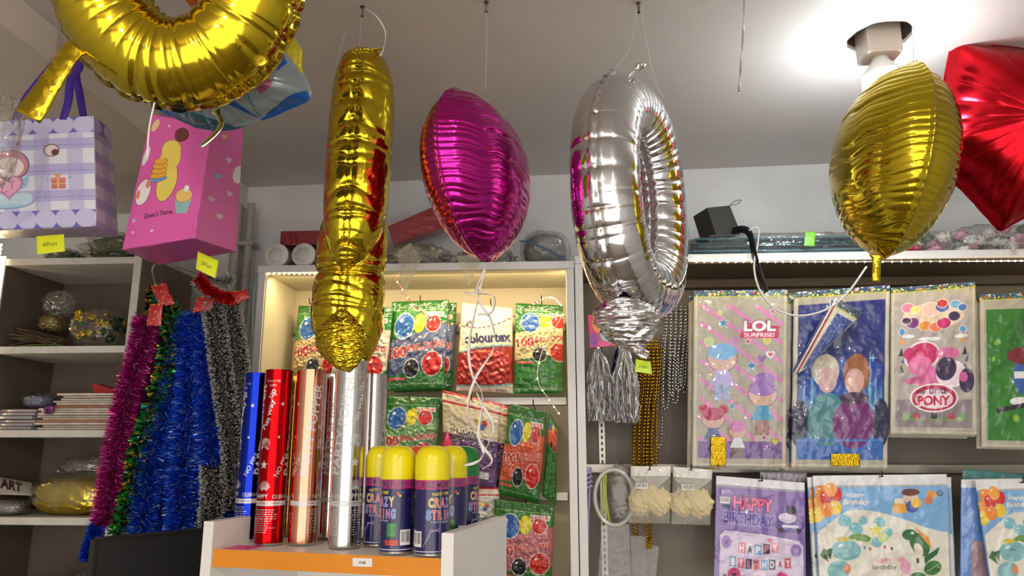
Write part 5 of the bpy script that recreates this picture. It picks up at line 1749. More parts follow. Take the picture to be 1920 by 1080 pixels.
V, F = blob((.58, 1.94, zB + .031), (.265, .085, .034), 131, .07, (3, 14), 160, 50, pw=.6, flatb=zB); mk('film', V, F, m_film, t)
m_pk = M('pink_petals', (226, 170, 188), .6, var=.15, vscale=40); m_wh = M('white_petals', (228, 226, 218), .6, var=.08); m_lf = M('dusty_leaf', (96, 116, 92), .6, var=.2); m_rd = M('red_petals', (190, 40, 60), .5)
for bi, (cx, cy, cz, rx, rz_, lb) in enumerate([(.938, 1.95, zB + .036, .085, .035, 'clear bag of pink and white fabric flowers right of the oval gold balloon tail'), (1.115, 1.95, zB + .045, .11, .044, 'clear bag of white and dusty pink fabric flowers at the right edge')]):
    t = thing('flower_bag', lb, 'bag of fabric flowers', (cx, cy, zB))
    V, F = blob((cx, cy, cz), (rx, .075, rz_), 140 + bi, .1, (2, 7), 80, 50, flatb=zB); mk('film', V, F, m_film2, t)
    rs = np.random.RandomState(20 + bi)
    for i in range(30):
        p = Vr(cx + (rs.rand() - .5) * rx * 1.6, cy - .05 + rs.rand() * .07, zB + .010 + rs.rand() * rz_ * 1.45)
        m_ = [m_pk, m_wh, m_lf, m_pk, m_wh, m_rd if bi == 0 and i % 12 == 5 else m_wh][i % 6]
        V, F = blob(p, (.021, .014, .015), 200 + i + 50 * bi, .55, (2, 6), 30, 22, pw=1)
        mk('flower' if m_ is not m_lf else 'leaf', V, F, m_, t)
cv = Canvas(14, 2.6, (226, 206, 210)); cv.lines(.2, .2, .8, 2.4, 12, (180, 120, 140))
label_note('hang_label', cv, [P(1895, 443, 1.842), P(1902, 443, 1.842), P(1905, 478, 1.84), P(1898, 479, 1.84)], 'narrow pale paper label hanging from the right flower bag', cat='label', curl=.001)

# ------------------------------------------------------------------ clear packs with coloured headers (right unit, upper row)
FILM = (204, 197, 178)


def header(c, h=.075, y0=0.0):
    c.rect(0, y0, 1, y0 + h, (40, 60, 90))
    for i in range(150):
        x = c.rs.rand(); y = y0 + h * c.rs.rand()
        col = [(226, 196, 40), (60, 130, 60), (230, 220, 120), (60, 90, 160), (200, 90, 60), (90, 160, 60)][c.rs.randint(6)] if y > y0 + h * .35 else [(30, 60, 120), (200, 206, 200), (70, 120, 160)][c.rs.randint(3)]
        c.ell(x, y, .012, .010, col)
    c.rect(0, y0 + h * .86, 1, y0 + h, (170, 180, 60))
    return c


def clearpack(W, a, al=.62):
    c = Canvas(W, a, FILM, al)
    for x in (.03, .97): c.rect(x - .012, .07, x + .012, a, (214, 206, 186), .8)
    c.rect(0, a - .03, 1, a - .02, (220, 214, 196), .85)
    for i in range(40):
        y = .1 + c.rs.rand() * (a - .15); x = c.rs.rand()
        c.line([(x, y), (x + .1 * c.rs.rand(), y + .2 * c.rs.rand())], .004, (224, 216, 196)) if c.rs.rand() < .25 else None
    return header(c)


def flower_blob(c, x, y, r, col, out=(240, 236, 240)):
    c.ell(x, y, r * 1.15, r * 1.15, out); c.ell(x, y, r, r, col)


lol = clearpack(190, 1.86)
lol.rect(.06, .16, .95, 1.76, (196, 188, 172), .7)
for k in range(-8, 12):
    y = .16 + k * .20
    p0, p1 = (.08, y), (.94, y + .62)
    def clip(x, yy): return (x, yy)
    pts = []
    for q in np.linspace(0, 1, 60):
        X_ = p0[0] + (p1[0] - p0[0]) * q; Y_ = p0[1] + (p1[1] - p0[1]) * q
        if .17 < Y_ < 1.60: pts.append((X_, Y_))
    if len(pts) > 2: lol.line([pts[0], pts[-1]], .035, (214, 124, 186))
lol.rect(.06, 1.60, .95, 1.77, (104, 72, 140)); lol.speck(30, .08, 1.62, .93, 1.75, .006, [(150, 120, 180)])
lol.poly([(.50, .48), (.56, .36), (.92, .40), (.90, .52), (.50, .52)], (196, 44, 96)); lol.rect(.50, .455, .90, .525, (196, 44, 96))
lol.text('LOL', .705, .395, .34, .12, (240, 240, 244), 0, .05, (150, 30, 70), .05); lol.text('SURPRISE!', .70, .49, .32, .045, (240, 236, 240), 0, .02)
# generic coloured doll-shaped stand-ins without faces
def figure(c, x, y, s_, hair, body, legs, skin=(206, 168, 150)):
    c.ell(x, y + .02 * s_, .165 * s_, .145 * s_, (110, 90, 120)); c.ell(x, y + .02 * s_, .155 * s_, .135 * s_, skin)
    c.ell(x, y - .05 * s_, .155 * s_, .09 * s_, hair)
    c.poly([(x - .06 * s_, y + .14 * s_), (x + .06 * s_, y + .14 * s_), (x + .13 * s_, y + .30 * s_), (x - .13 * s_, y + .30 * s_)], body)
    c.rect(x - .08 * s_, y + .30 * s_, x - .01, y + .46 * s_, legs); c.rect(x + .01, y + .30 * s_, x + .08 * s_, y + .46 * s_, legs)


figure(lol, .31, .72, 1.0, (120, 176, 222), (176, 170, 220), (150, 170, 220))
lol.ell(.17, .56, .055, .055, (180, 200, 140)); lol.ell(.44, .56, .055, .055, (190, 140, 190))
figure(lol, .74, 1.10, .95, (150, 110, 180), (70, 150, 190), (150, 110, 100)); lol.ell(.76, .96, .11, .07, (150, 110, 180))
figure(lol, .22, 1.36, .75, (176, 40, 90), (60, 90, 140), (60, 80, 130)); lol.ell(.12, 1.27, .05, .05, (176, 40, 90)); lol.ell(.33, 1.27, .05, .05, (176, 40, 90))
figure(lol, .48, 1.48, .62, (200, 120, 180), (214, 220, 226), (120, 100, 40))
for x, y, r_, cl in ((.32, .36, .055, (60, 140, 180)), (.62, .82, .06, (60, 140, 180)), (.42, 1.24, .04, (60, 140, 180)), (.58, .56, .03, (190, 60, 120)), (.84, .24, .03, (190, 60, 120)), (.76, 1.56, .03, (190, 40, 110)), (.28, .25, .03, (206, 196, 60))):
    lol.star(x, y, r_, cl, out=(226, 226, 230), ow=.008)
lol.heart(.78, .56, .04, (206, 196, 70), (230, 230, 220), .006); lol.heart(.82, .70, .05, (230, 230, 234), (120, 190, 200), .008); lol.heart(.82, .70, .028, (206, 60, 90)); lol.heart(.73, .74, .04, (150, 110, 180), (120, 80, 150), .006); lol.heart(.88, 1.60, .04, (190, 180, 60), (120, 110, 50), .006)

fz = clearpack(190, 1.84)
fz.rect(.05, .15, .95, 1.76, (26, 40, 112))
for k in range(14):
    fz.ell(.5, 1.5 - k * .05, .44, .10, (30 + k * 0, 60 + (13 - k) * 5, 150 + (13 - k) * 3))
for x, h in ((.12, .75), (.20, .9), (.80, 1.0), (.86, .75), (.92, .6), (.74, .65), (.28, .6)):
    fz.poly([(x - .05, 1.60), (x, 1.60 - h), (x + .05, 1.60)], (58, 120, 170)); fz.poly([(x - .02, 1.60), (x, 1.62 - h), (x + .02, 1.60)], (110, 170, 200))
fz.star(.83, .75, .05, (150, 200, 220), 4, .2)
fz.ell(.08, 1.40, .10, .24, (30, 36, 70)); fz.ell(.92, 1.40, .09, .24, (30, 36, 70))
fz.rect(.05, 1.55, .95, 1.76, (34, 96, 176)); fz.speck(50, .06, 1.56, .94, 1.75, .006, [(70, 130, 200), (20, 70, 150)])
# plain stand-ins for the two figures: coloured ovals
fz.ell(.34, .86, .14, .17, (196, 190, 170)); fz.ell(.36, .96, .10, .13, (200, 160, 160)); fz.ell(.36, 1.36, .20, .27, (70, 130, 140))
fz.ell(.66, .90, .14, .20, (150, 90, 56)); fz.ell(.64, .98, .10, .13, (206, 160, 150)); fz.ell(.64, 1.40, .22, .25, (110, 34, 110)); fz.ell(.64, 1.15, .15, .06, (60, 30, 60))
fz.rect(.05, 1.56, .95, 1.58, (60, 120, 190))

pn = clearpack(170, 1.78, .7)
pn.rect(.06, .14, .94, 1.70, (196, 186, 178), .8); pn.rect(.06, 1.38, .94, 1.70, (150, 140, 146), .8)
pn.ell(.50, .38, .36, .16, (232, 206, 176))
for i, (x, y, r_, cl) in enumerate([(.20, .27, .07, (226, 130, 160)), (.28, .30, .05, (236, 226, 120)), (.47, .30, .10, (240, 190, 170)), (.60, .28, .08, (90, 110, 180)), (.60, .24, .06, (200, 50, 60)), (.76, .26, .06, (110, 170, 210)), (.84, .30, .05, (70, 120, 190)), (.25, .46, .08, (130, 70, 130)), (.40, .50, .07, (230, 150, 70)), (.52, .52, .07, (236, 120, 90)), (.62, .48, .08, (196, 50, 110)), (.74, .40, .07, (60, 50, 90)), (.18, .43, .05, (70, 40, 80))]):
    pn.ell(x, y, r_, r_ * .8, cl, 0, (240, 232, 224), .008)
for x in (.13, .84): pn.ell(x, .56, .035, .04, (90, 150, 200), 0, (240, 240, 240), .006); pn.rect(x - .01, .60, x + .01, .63, (200, 120, 60)); pn.ell(x, .68, .03, .03, (230, 150, 70))
for x, y in ((.2, .62), (.4, .66), (.82, .64), (.5, .66)): pn.ell(x, y, .08, .022, (232, 232, 234))
for x in (.12, .86):
    pn.poly([(x - .03, .86), (x, .76), (x + .03, .86)], (40, 60, 66)); pn.poly([(x, .93), (x + .05, .84), (x + .03, .95)], (60, 90, 150)); pn.poly([(x - .03, 1.06), (x, .96), (x + .03, 1.06)], (40, 60, 66))
# generic rounded shapes in magenta, pink and dark violet
pn.ell(.36, .86, .19, .15, (206, 50, 110), -20, (240, 230, 236), .02); pn.ell(.22, .84, .07, .08, (206, 50, 110)); pn.ell(.34, .98, .14, .12, (224, 120, 170)); pn.ell(.42, 1.12, .13, .15, (220, 110, 166), 0); pn.poly([(.15, 1.14), (.40, 1.08), (.42, 1.18), (.18, 1.20)], (200, 90, 140))
pn.ell(.66, .84, .14, .07, (214, 110, 160)); pn.ell(.70, 1.08, .16, .14, (236, 214, 226), 0, (240, 236, 240), .02); pn.ell(.64, 1.02, .12, .14, (60, 40, 80), 20); pn.ell(.88, 1.16, .09, .14, (56, 36, 78), 0); pn.ell(.84, 1.12, .05, .06, (206, 90, 150))
pn.ell(.50, 1.36, .26, .15, (178, 30, 76), 0, (244, 238, 240), .018); pn.ell(.50, 1.37, .22, .115, (232, 206, 216))
pn.text('my', .36, 1.30, .09, .05, (60, 30, 60), 0, .03); pn.text('LITTLE', .55, 1.285, .20, .045, (60, 40, 80), 0, .03); pn.text('PONY', .50, 1.39, .38, .12, (196, 34, 80), 0, .05, (250, 246, 248), .06)
for x, cl in ((.18, (120, 160, 110)), (.30, (196, 60, 90)), (.70, (196, 60, 90)), (.82, (120, 160, 110)), (.5, (40, 60, 60))):
    pn.ell(x, 1.60, .07, .02, (130, 160, 90)); pn.poly([(x - .04, 1.60), (x - .03, 1.52), (x, 1.56), (x + .03, 1.52), (x + .04, 1.60)], cl)

dr = clearpack(190, 1.78, .7)
dr.rect(.07, .19, .95, 1.70, (44, 122, 36)); dr.poly([(.48, .19), (.60, .19), (.40, .7), (.30, .7)], (36, 104, 30)); dr.speck(9, .1, .35, .9, 1.5, .03, [(110, 170, 40), (150, 190, 60)])
dr.ell(.62, .98, .26, .25, (50, 96, 170), 0); dr.rect(.38, .92, .95, 1.0, (232, 228, 226)); dr.ell(.52, .74, .22, .10, (126, 30, 44)); dr.star(.62, 1.10, .10, (232, 228, 226)); dr.ell(.45, 1.26, .12, .05, (230, 230, 232)); dr.line([(.20, 1.36), (.80, 1.24)], .05, (30, 26, 34)); dr.ell(.2, 1.36, .03, .03, (30, 26, 34))

back = clearpack(60, 1.86); back.rect(.08, .2, .92, 1.75, (206, 190, 150), .75)


def pack(label, cv, cor, seed, grp, n=0, dxy=(.004, .012), names=None, mat=None, name='party_bag_pack', cat='pack of party bags', tape=None, wr=.002):
    t = thing(name, label, cat, (cor[2] + cor[3]) / 2, grp)
    sheet('printed_bag', cv, cor, mat or m_sheet, t, bulge=.004, wr=wr, wfr=(2, 9), seed=seed, thick=.0035)
    if tape is not None:
        n_ = unit(np.cross(cor[3] - cor[0], cor[1] - cor[0]))
        tcv = Canvas(24, 1.2, (206, 170, 40))
        g = lambda u, v: cor[0] * (1 - u) * (1 - v) + cor[1] * u * (1 - v) + cor[2] * u * v + cor[3] * (1 - u) * v + n_ * .0085
        u0, u1, v0, v1 = tape
        o = sheet('gold_tape', tcv, [g(u0, v0), g(u1, v0), g(u1, v1), g(u0, v1)], Mfoil('gold_tape', (214, 176, 40), .2, 220, .003, False), t, thick=.001)
    for i in range(n):
        d_ = names[i]
        r = dup(t, (dxy[0] * (i + 1) * (-1 if i % 2 else 1), dxy[1] * (i + 1), -.004 * (i + 1)), label=d_)
    return t


gq = 'clear party bag packs along the upper hooks'
pack('clear party bag pack with pink diagonal stripes and LOL SURPRISE! lettering, front of its stack', lol, q4((1301, 545), (1477, 543), (1474, 876), (1298, 874), 1.90), 201, gq, 2, (.004, .015), ['second striped pink pack right behind the front one', 'third striped pink pack at the back of the same stack'], tape=(.19, .35, .84, .995))
pack('clear pack with night-blue ice scene in a printed bag, front of its stack', fz, q4((1489, 548), (1669, 534), (1664, 878), (1484, 876), 1.885), 202, gq, 2, (.004, .015), ['second night-blue ice pack right behind the front one', 'third night-blue ice pack at the back of its stack'], tape=(.40, .70, .925, .99))
pack('clear pack with yellow header glimpsed between the pink striped and night-blue packs', back, q4((1479, 549), (1600, 546), (1590, 760), (1484, 760), 1.935), 203, gq)
pack('clear pack with MY LITTLE PONY lettering in magenta, front of its stack', pn, q4((1671, 540), (1829, 528), (1832, 816), (1670, 813), 1.89), 204, gq, 2, (.004, .015), ['second silvery pack right behind the magenta-lettered one', 'third silvery pack at the back of the magenta-lettered stack'])
pack('green printed pack cut by the right picture edge, front of its stack', dr, q4((1837, 552), (1998, 546), (2004, 842), (1841, 838), 1.90), 205, gq, 1, (-.006, .012), ['second green pack right behind the front one at the right edge'])
# the folded-over corner of the night-blue pack
for i, (cl, dx_, Yq) in enumerate([((214, 204, 180), 0, 1.842), ((150, 40, 60), -4, 1.849), ((226, 220, 210), -7, 1.856), ((30, 50, 110), -12, 1.863)]):
    cv = Canvas(40, 3.0, cl, .85 if i == 0 else 1.0)
    if i == 0: cv.rect(.2, .5, .95, 2.9, (28, 60, 130)); header(cv, .35)
    sheet('folded_bag', cv, [P(1574 + dx_, 560 - i, Yq), P(1618 + dx_, 588 - i, Yq - .006), P(1512 + dx_, 690, Yq + .004), P(1496 + dx_, 700, Yq + .008)], m_sheet, None, bulge=.004, wr=.0006, thick=.0008,
          label=['folded-over pack corner with yellow header across the night-blue pack', 'red sheet edge in the fold across the night-blue pack', 'white sheet edge in the fold across the night-blue pack', 'dark blue sheet edge at the back of the fold across the night-blue pack'][i], cat='folded bag', group='folded bag corners over the night-blue pack')

# ------------------------------------------------------------------ lower row birthday packs
kr = Canvas(200, 1.25, (132, 104, 176))
kr.rect(0, 0, 1, .095, (226, 226, 230)); kr.rect(0, .095, 1, .12, (176, 170, 190), .8)
kr.text('DiMi', .12, .17, .10, .04, (226, 220, 240)); kr.barcode(.05, .23, .16, .30); kr.ell(.12, .33, .05, .02, (60, 70, 110))
kr.text('HAPPY', .42, .29, .44, .15, (240, 110, 150), 3, .04, (70, 40, 110), .05); kr.text('BIRTHDAY', .37, .46, .56, .13, (84, 66, 160), 3, .04, (190, 180, 226), .04)
kr.ell(.82, .50, .15, .07, (120, 96, 180), 0, (60, 44, 90), .01); kr.ell(.80, .42, .10, .06, (226, 214, 236), 0, (60, 44, 90), .008); kr.ell(.73, .56, .03, .03, (40, 34, 50)); kr.ell(.92, .56, .03, .03, (40, 34, 50)); kr.rect(.74, .50, .92, .53, (226, 222, 236)); kr.ell(.84, .33, .06, .05, (46, 38, 60))
kr.poly([(.06, .66), (.12, .60), (.5, .62), (.92, .68), (.97, .74), (.97, 1.25), (.06, 1.25)], (216, 204, 232), None); kr.line([(.06, .66), (.12, .60), (.5, .62), (.92, .68), (.97, .74)], .008, (240, 240, 246))
kr.ell(.13, .72, .055, .07, (150, 116, 190)); kr.ell(.89, .78, .06, .07, (150, 116, 190)); kr.heart(.60, .68, .03, (230, 120, 160))
for k, ch in enumerate('HAPPY'): kr.rect(.26 + k * .09, .72 + .02 * math.sin(k), .335 + k * .09, .83 + .02 * math.sin(k), [(226, 110, 130), (226, 226, 240), (90, 150, 210), (60, 50, 80), (230, 150, 170)][k]); kr.text(ch, .298 + k * .09, .775 + .02 * math.sin(k), .05, .08, [(240, 240, 240), (60, 50, 90), (240, 240, 240), (200, 60, 80), (240, 240, 240)][k], 0, .04)
for k, ch in enumerate('BIRTHDAY'): kr.rect(.17 + k * .085, .87 + .03 * math.sin(k * .45), .24 + k * .085, .98 + .03 * math.sin(k * .45), [(90, 150, 210), (226, 110, 130), (50, 70, 120), (226, 100, 110), (90, 150, 210), (60, 50, 80), (226, 226, 240), (200, 60, 80)][k]); kr.text(ch, .205 + k * .085, .925 + .03 * math.sin(k * .45), .016 if ch == 'I' else .045, .08, [(240, 240, 240), (240, 240, 240), (230, 120, 150), (50, 50, 90), (240, 240, 240), (240, 240, 240), (200, 60, 90), (240, 240, 240)][k], 0, .04)
for x, y, r_, cl in ((.22, 1.07, .07, (214, 60, 130)), (.74, 1.10, .07, (214, 60, 130)), (.32, 1.14, .06, (236, 130, 170)), (.86, 1.14, .06, (240, 190, 200)), (.12, 1.16, .06, (40, 40, 50)), (.64, 1.17, .06, (40, 40, 50)), (.24, 1.18, .04, (236, 236, 240)), (.75, 1.2, .04, (236, 236, 240)), (.12, 1.1, .03, (40, 60, 50)), (.4, 1.2, .04, (40, 40, 50))): kr.ell(x, y, r_, r_ * 1.1, cl, 0, None)
kr.heart(.74, 1.10, .03, (60, 40, 70)); kr.heart(.22, 1.07, .03, (60, 40, 70)); kr.poly([(.43, 1.06), (.56, 1.06), (.54, 1.14), (.46, 1.14)], (206, 170, 220)); kr.ell(.495, 1.06, .07, .03, (240, 220, 240))


def dino():
    c = Canvas(280, 1.05, (122, 176, 226))
    c.rect(0, 0, 1, .085, (228, 228, 232)); c.rect(0, .085, 1, .10, (200, 200, 196), .8)
    p = [(0, .52)] + [(x, .36 - .07 * math.sin((x - .02) * 5.2) + (.12 * max(0, .25 - x) * 4) + .10 * max(0, x - .72) * 2) for x in np.linspace(0.02, 1, 40)] + [(1, 1.05), (0, 1.05)]
    c.poly(p, (230, 228, 214))
    c.rect(0, .10, .012, 1.05, (90, 140, 200)); c.rect(.988, .10, 1, 1.05, (150, 180, 210))
    for x, y, cl in ((.06, .14, (236, 140, 40)), (.02, .24, (232, 150, 40)), (.17, .16, (214, 40, 40)), (.09, .19, (206, 36, 36)), (.02, .33, (240, 206, 40)), (.16, .27, (240, 200, 40)), (.09, .29, (240, 140, 40)), (.13, .12, (240, 160, 50))): c.ell(x, y, .045, .06, cl, 0, None, 0, 1, True)
    c.text('Happy', .31, .17, .14, .05, WH, 0, .02, (110, 150, 200), .03, shear=.25); c.text('Birthday', .31, .23, .19, .06, WH, 0, .03, (60, 90, 140), .03, shear=.25); c.text('TO YOU', .31, .285, .10, .025, WH)
    c.ell(.72, .19, .055, .05, (240, 206, 186)); c.ell(.72, .15, .07, .03, (110, 56, 50)); c.ell(.73, .27, .05, .05, (60, 90, 170)); c.ell(.76, .24, .04, .04, (236, 190, 60))
    c.poly([(.59, .24), (.68, .24), (.69, .32), (.58, .32)], (232, 170, 60)); c.rect(.60, .20, .67, .245, (240, 226, 190)); c.ell(.88, .17, .04, .03, (226, 150, 50), 20); c.ell(.85, .22, .03, .03, (226, 120, 60))
    c.ell(.94, .16, .024, .024, (30, 40, 60)); c.ell(.94, .16, .018, .018, (122, 176, 226)); c.text('R', .94, .16, .014, .022, (30, 40, 60))
    for x, y, r_ in ((.22, .38, .05), (.30, .45, .055), (.36, .38, .035), (.48, .40, .045), (.22, .50, .055), (.45, .56, .04), (.54, .48, .035), (.10, .90, .05), (.15, .84, .05), (.06, .96, .05)): c.ell(x, y, r_, r_, (130, 196, 206), 0, None, 0, 1, True)
    c.ell(.22, .50, .055, .055, (226, 230, 222)); c.ell(.50, .52, .04, .04, (206, 222, 150)); c.ell(.34, .52, .07, .03, (96, 150, 60), 10); c.ell(.28, .51, .05, .02, (110, 160, 60), -20)
    c.star(.45, .46, .055, (222, 210, 70), out=(240, 238, 190), ow=.01)
    # blue baby dinosaur balloon, green dinosaur, leaves
    c.ell(.22, .62, .11, .085, (130, 190, 196), 0, None, 0, 1, True); c.ell(.16, .78, .09, .075, (130, 190, 196), -20); c.ell(.20, .53, .05, .02, (214, 190, 60)); c.line([(.20, .61), (.22, .595), (.24, .61)], .006, (60, 80, 90)); c.ell(.22, .77, .025, .04, (230, 140, 90)); c.poly([(.10, .70), (.06, .62), (.12, .60)], (40, 90, 50)); c.poly([(.09, .72), (.02, .66), (.06, .60)], (60, 110, 60))
    c.ell(.70, .50, .055, .045, (44, 110, 60)); c.ell(.77, .58, .065, .10, (44, 110, 60), -25); c.poly([(.80, .68), (.92, .60), (.90, .66), (.80, .74)], (44, 110, 60)); c.ell(.76, .62, .03, .055, (226, 220, 200), -20); c.poly([(.74, .44), (.84, .52), (.86, .62), (.80, .54)], (226, 150, 50)); c.ell(.72, .485, .012, .012, (240, 240, 240)); c.rect(.74, .69, .76, .73, (40, 100, 56)); c.rect(.80, .69, .82, .73, (40, 100, 56))
    for x, y, cl in ((.40, .60, (200, 60, 60)), (.51, .59, (190, 50, 60)), (.56, .60, (90, 50, 60)), (.36, .59, (90, 150, 180))): c.poly([(x - .012, y), (x + .012, y), (x, y + .03)], cl)
    c.text('HAPPY', .50, .71, .11, .045, (220, 90, 110)); c.text('birthday', .50, .765, .18, .05, (80, 60, 66))
    c.ell(.66, .76, .04, .055, (232, 170, 196)); c.ell(.63, .70, .03, .022, (232, 170, 196)); c.line([(.64, .80), (.62, .84)], .012, (232, 170, 196)); c.line([(.68, .80), (.70, .84)], .012, (232, 170, 196))
    for x, y, a_ in ((.86, .77, -30), (.76, .86, 25)):
        c.ell(x, y, .07, .055, (50, 120, 50), a_); c.line([(x - .05, y + .03), (x + .05, y - .03)], .005, (190, 210, 170))
    c.ell(.42, .93, .07, .05, (120, 170, 210)); c.ell(.48, .87, .035, .03, (120, 170, 210)); c.poly([(.36, .83), (.40, .90), (.33, .89)], (190, 60, 60)); c.speck(8, .37, .9, .48, .97, .006, [(50, 80, 120)]); c.ell(.53, .90, .02, .026, (206, 214, 90)); c.line([(.53, .93), (.53, .98)], .003, (80, 80, 80))
    c.poly([(.78, 1.02), (.84, .92), (.90, 1.02)], (70, 130, 60)); c.ell(.24, .98, .05, .03, (240, 240, 226)); c.ell(.17, .94, .03, .02, (200, 220, 120))
    for k in range(24): c.ell(.006, .14 + k * .038, .003, .006, (40, 60, 90))
    return c


dn = dino()
gr2 = 'birthday decoration packs on the lower hooks'
pack('lilac HAPPY BIRTHDAY banner pack hanging between the cream fabric packs and the dinosaur pack', kr, q4((1343, 892), (1509, 905), (1512, 1112), (1338, 1108), 1.90), 301, gr2, 0, name='banner_pack', cat='party pack')
k1 = pack('dark violet pack edge behind the lilac HAPPY BIRTHDAY pack', (lambda c: (c.rect(0, 0, 1, .12, (150, 146, 160)), c)[1])(Canvas(60, 1.4, (84, 56, 120))), q4((1425, 884), (1513, 886), (1516, 1110), (1430, 1110), 1.93), 302, gr2, name='banner_pack', cat='party pack')
pack('sky-blue birthday pack with green dinosaur and leaves, the wide one hanging bottom right of centre', dn, q4((1524, 892), (1775, 889), (1786, 1130), (1537, 1132), 1.885), 303, gr2, 2, (-.010, .011), ['blue-edged dinosaur pack second in the wide stack', 'blue-edged dinosaur pack last in the wide stack'], name='banner_pack', cat='party pack')
pack('sky-blue dinosaur birthday pack cut by the right picture edge', dn, q4((1829, 900), (2070, 893), (2082, 1120), (1862, 1134), 1.88), 304, gr2, 0, name='banner_pack', cat='party pack')
tl = Canvas(60, 1.2, (70, 130, 128)); tl.rect(.1, .85, .4, 1.2, (130, 50, 40))
pack('teal pack hanging behind the right-edge dinosaur pack', tl, q4((1806, 879), (1990, 896), (1975, 1120), (1795, 1115), 1.93), 305, gr2, name='banner_pack', cat='party pack')
bb = Canvas(60, 1.5, (110, 150, 216)); bb.rect(0, 0, 1, .12, (226, 226, 230)); bb.rect(.2, .8, 1, 1.5, (170, 140, 150)); bb.rect(.35, .25, .45, .34, (230, 230, 230))
pack('light blue pack with pale header tucked behind the right-edge dinosaur pack', bb, q4((1803, 899), (1900, 897), (1905, 1120), (1800, 1118), 1.905), 306, gr2, name='banner_pack', cat='party pack')
for px, py, lb in ((1428, 905, 'shiny hook through the lilac birthday pack header'), (1652, 897, 'hook through the wide dinosaur pack header'), (1916, 908, 'hook at the right-edge dinosaur pack header'), (1218, 884, 'hook through the left cream fabric pack header'), (1296, 884, 'hook through the right cream fabric pack header')):
    p = P(px, py, 1.875); railhook(p[0], p[2] + .004, 1.87, 2.05, lb)

# cream fabric flower packs
for i, (c4, lb) in enumerate([([(1183, 874), (1258, 874), (1256, 982), (1179, 981)], 'clear pack of cream fabric roses with white header, left one of two'), ([(1262, 875), (1336, 880), (1332, 985), (1259, 983)], 'clear pack of cream fabric roses with white header, right one of two')]):
    cor = q4(*c4, 1.90)
    t = thing('rose_pack', lb, 'pack of fabric roses', (cor[2] + cor[3]) / 2, 'cream fabric rose packs')
    cv = Canvas(80, 1.42, (210, 206, 190), .22); cv.rect(0, 0, 1, .26, (226, 224, 218)); cv.rect(0, .25, 1, .27, (190, 186, 176), .8); cv.barcode(.12 + .1 * i, .42, .42 + .1 * i, .56)
    cv.A[..., 3] = np.maximum(cv.A[..., 3], .22)
    sheet('clear_pouch', cv, cor, m_sheet, t, bulge=.016, wr=.003, wfr=(2, 8), seed=40 + i, thick=.004)
    ctr = (cor[0] * .20 + cor[1] * .20 + cor[2] * .30 + cor[3] * .30)
    for k in range(3):
        V, F = blob(ctr + Vr((k - 1) * .022, .012 - .004 * k, -.004 + .010 * (k % 2)), (.030, .014, .034), 50 + i * 7 + k, .2, (1.2, 3.5), 70, 50, pw=.95)
        mk('rose', V, F, m_cream, t)

# pompoms
def pompom(label, top, L, R_, n, cols, seed):
    rs = np.random.RandomState(seed)
    t = thing('pompom', label, 'pompom', top - Vr(0, 0, L), 'tinsel pompoms hanging by the post')
    a = rs.rand(n) * 2 * math.pi; rr = np.sqrt(rs.rand(n)) * R_
    ns = 9
    s_ = np.linspace(0, 1, ns)[None, :]
    spread = (.25 + .75 * np.minimum(1, s_ * 2.2))
    s_r = .0024
    X = top[0] + rr[:, None] * np.cos(a)[:, None] * spread + s_r * rs.randn(n, ns); Y = top[1] + rr[:, None] * np.sin(a)[:, None] * spread + s_r * rs.randn(n, ns)
    Z = top[2] - s_ * (L * (.86 + .14 * rs.rand(n)))[:, None]
    w = rs.rand(n)[:, None] * 3.1 + s_ * rs.randn(n)[:, None] * 3
    wx = np.cos(w) * .0009; wy = np.sin(w) * .0009
    V = np.stack([np.stack([X - wx, Y - wy, Z], -1), np.stack([X + wx, Y + wy, Z], -1)], 2).reshape(-1, 3)
    k = (np.arange(n)[:, None] * ns + np.arange(ns - 1)[None, :]).reshape(-1, 1) * 2
    F = k + np.array([[0, 1, 3, 2]])
    C_ = np.array([lin(c) for c in cols])[rs.randint(len(cols), size=n)]
    mk('strips', V, F, m_tins, t, False, None, np.repeat(C_, ns * 2, 0))
    MB().lathe([(.006, -.004), (.009, .0), (.009, .012), (.004, .03), (.0001, .03)], top, 14).build('handle', m_silver, t, True)
    return t


sv = [(206, 206, 208), (190, 186, 180), (226, 226, 226), (120, 118, 116)]
pompom('silver foil strip pompom, left of the pair hanging by the post', P(1122, 655, 1.925), P(1118, 655, 1.93)[2] - P(1118, 790, 1.93)[2], .034, 1500, sv, 1)
pompom('silver foil strip pompom, right of the pair hanging by the post', P(1170, 655, 1.92), P(1168, 655, 1.92)[2] - P(1168, 793, 1.92)[2], .032, 1500, sv, 2)
pompom('blue foil strip pompom behind the left silver one', P(1122, 650, 1.998), .19, .030, 400, [(16, 40, 150), (10, 24, 100)], 3)
pompom('blue foil strip pompom behind the right silver one', P(1162, 655, 1.998), .19, .030, 400, [(16, 40, 150), (10, 24, 100)], 4)
cv = Canvas(60, 1.0, (214, 80, 120)); cv.ell(.7, .6, .3, .3, (150, 206, 214)); cv.ell(.35, .3, .2, .25, (236, 150, 90)); cv.ell(.15, .75, .15, .2, (150, 80, 170)); cv.star(.7, .6, .06, (230, 210, 60)); cv.ell(.5, .9, .2, .1, (236, 100, 150))
sheet('header_card', cv, q4((1102, 590), (1150, 596), (1160, 648), (1106, 652), 1.905), m_label, None, bulge=.002, thick=.001, label='pink and turquoise card above the silver pompoms', cat='header card')
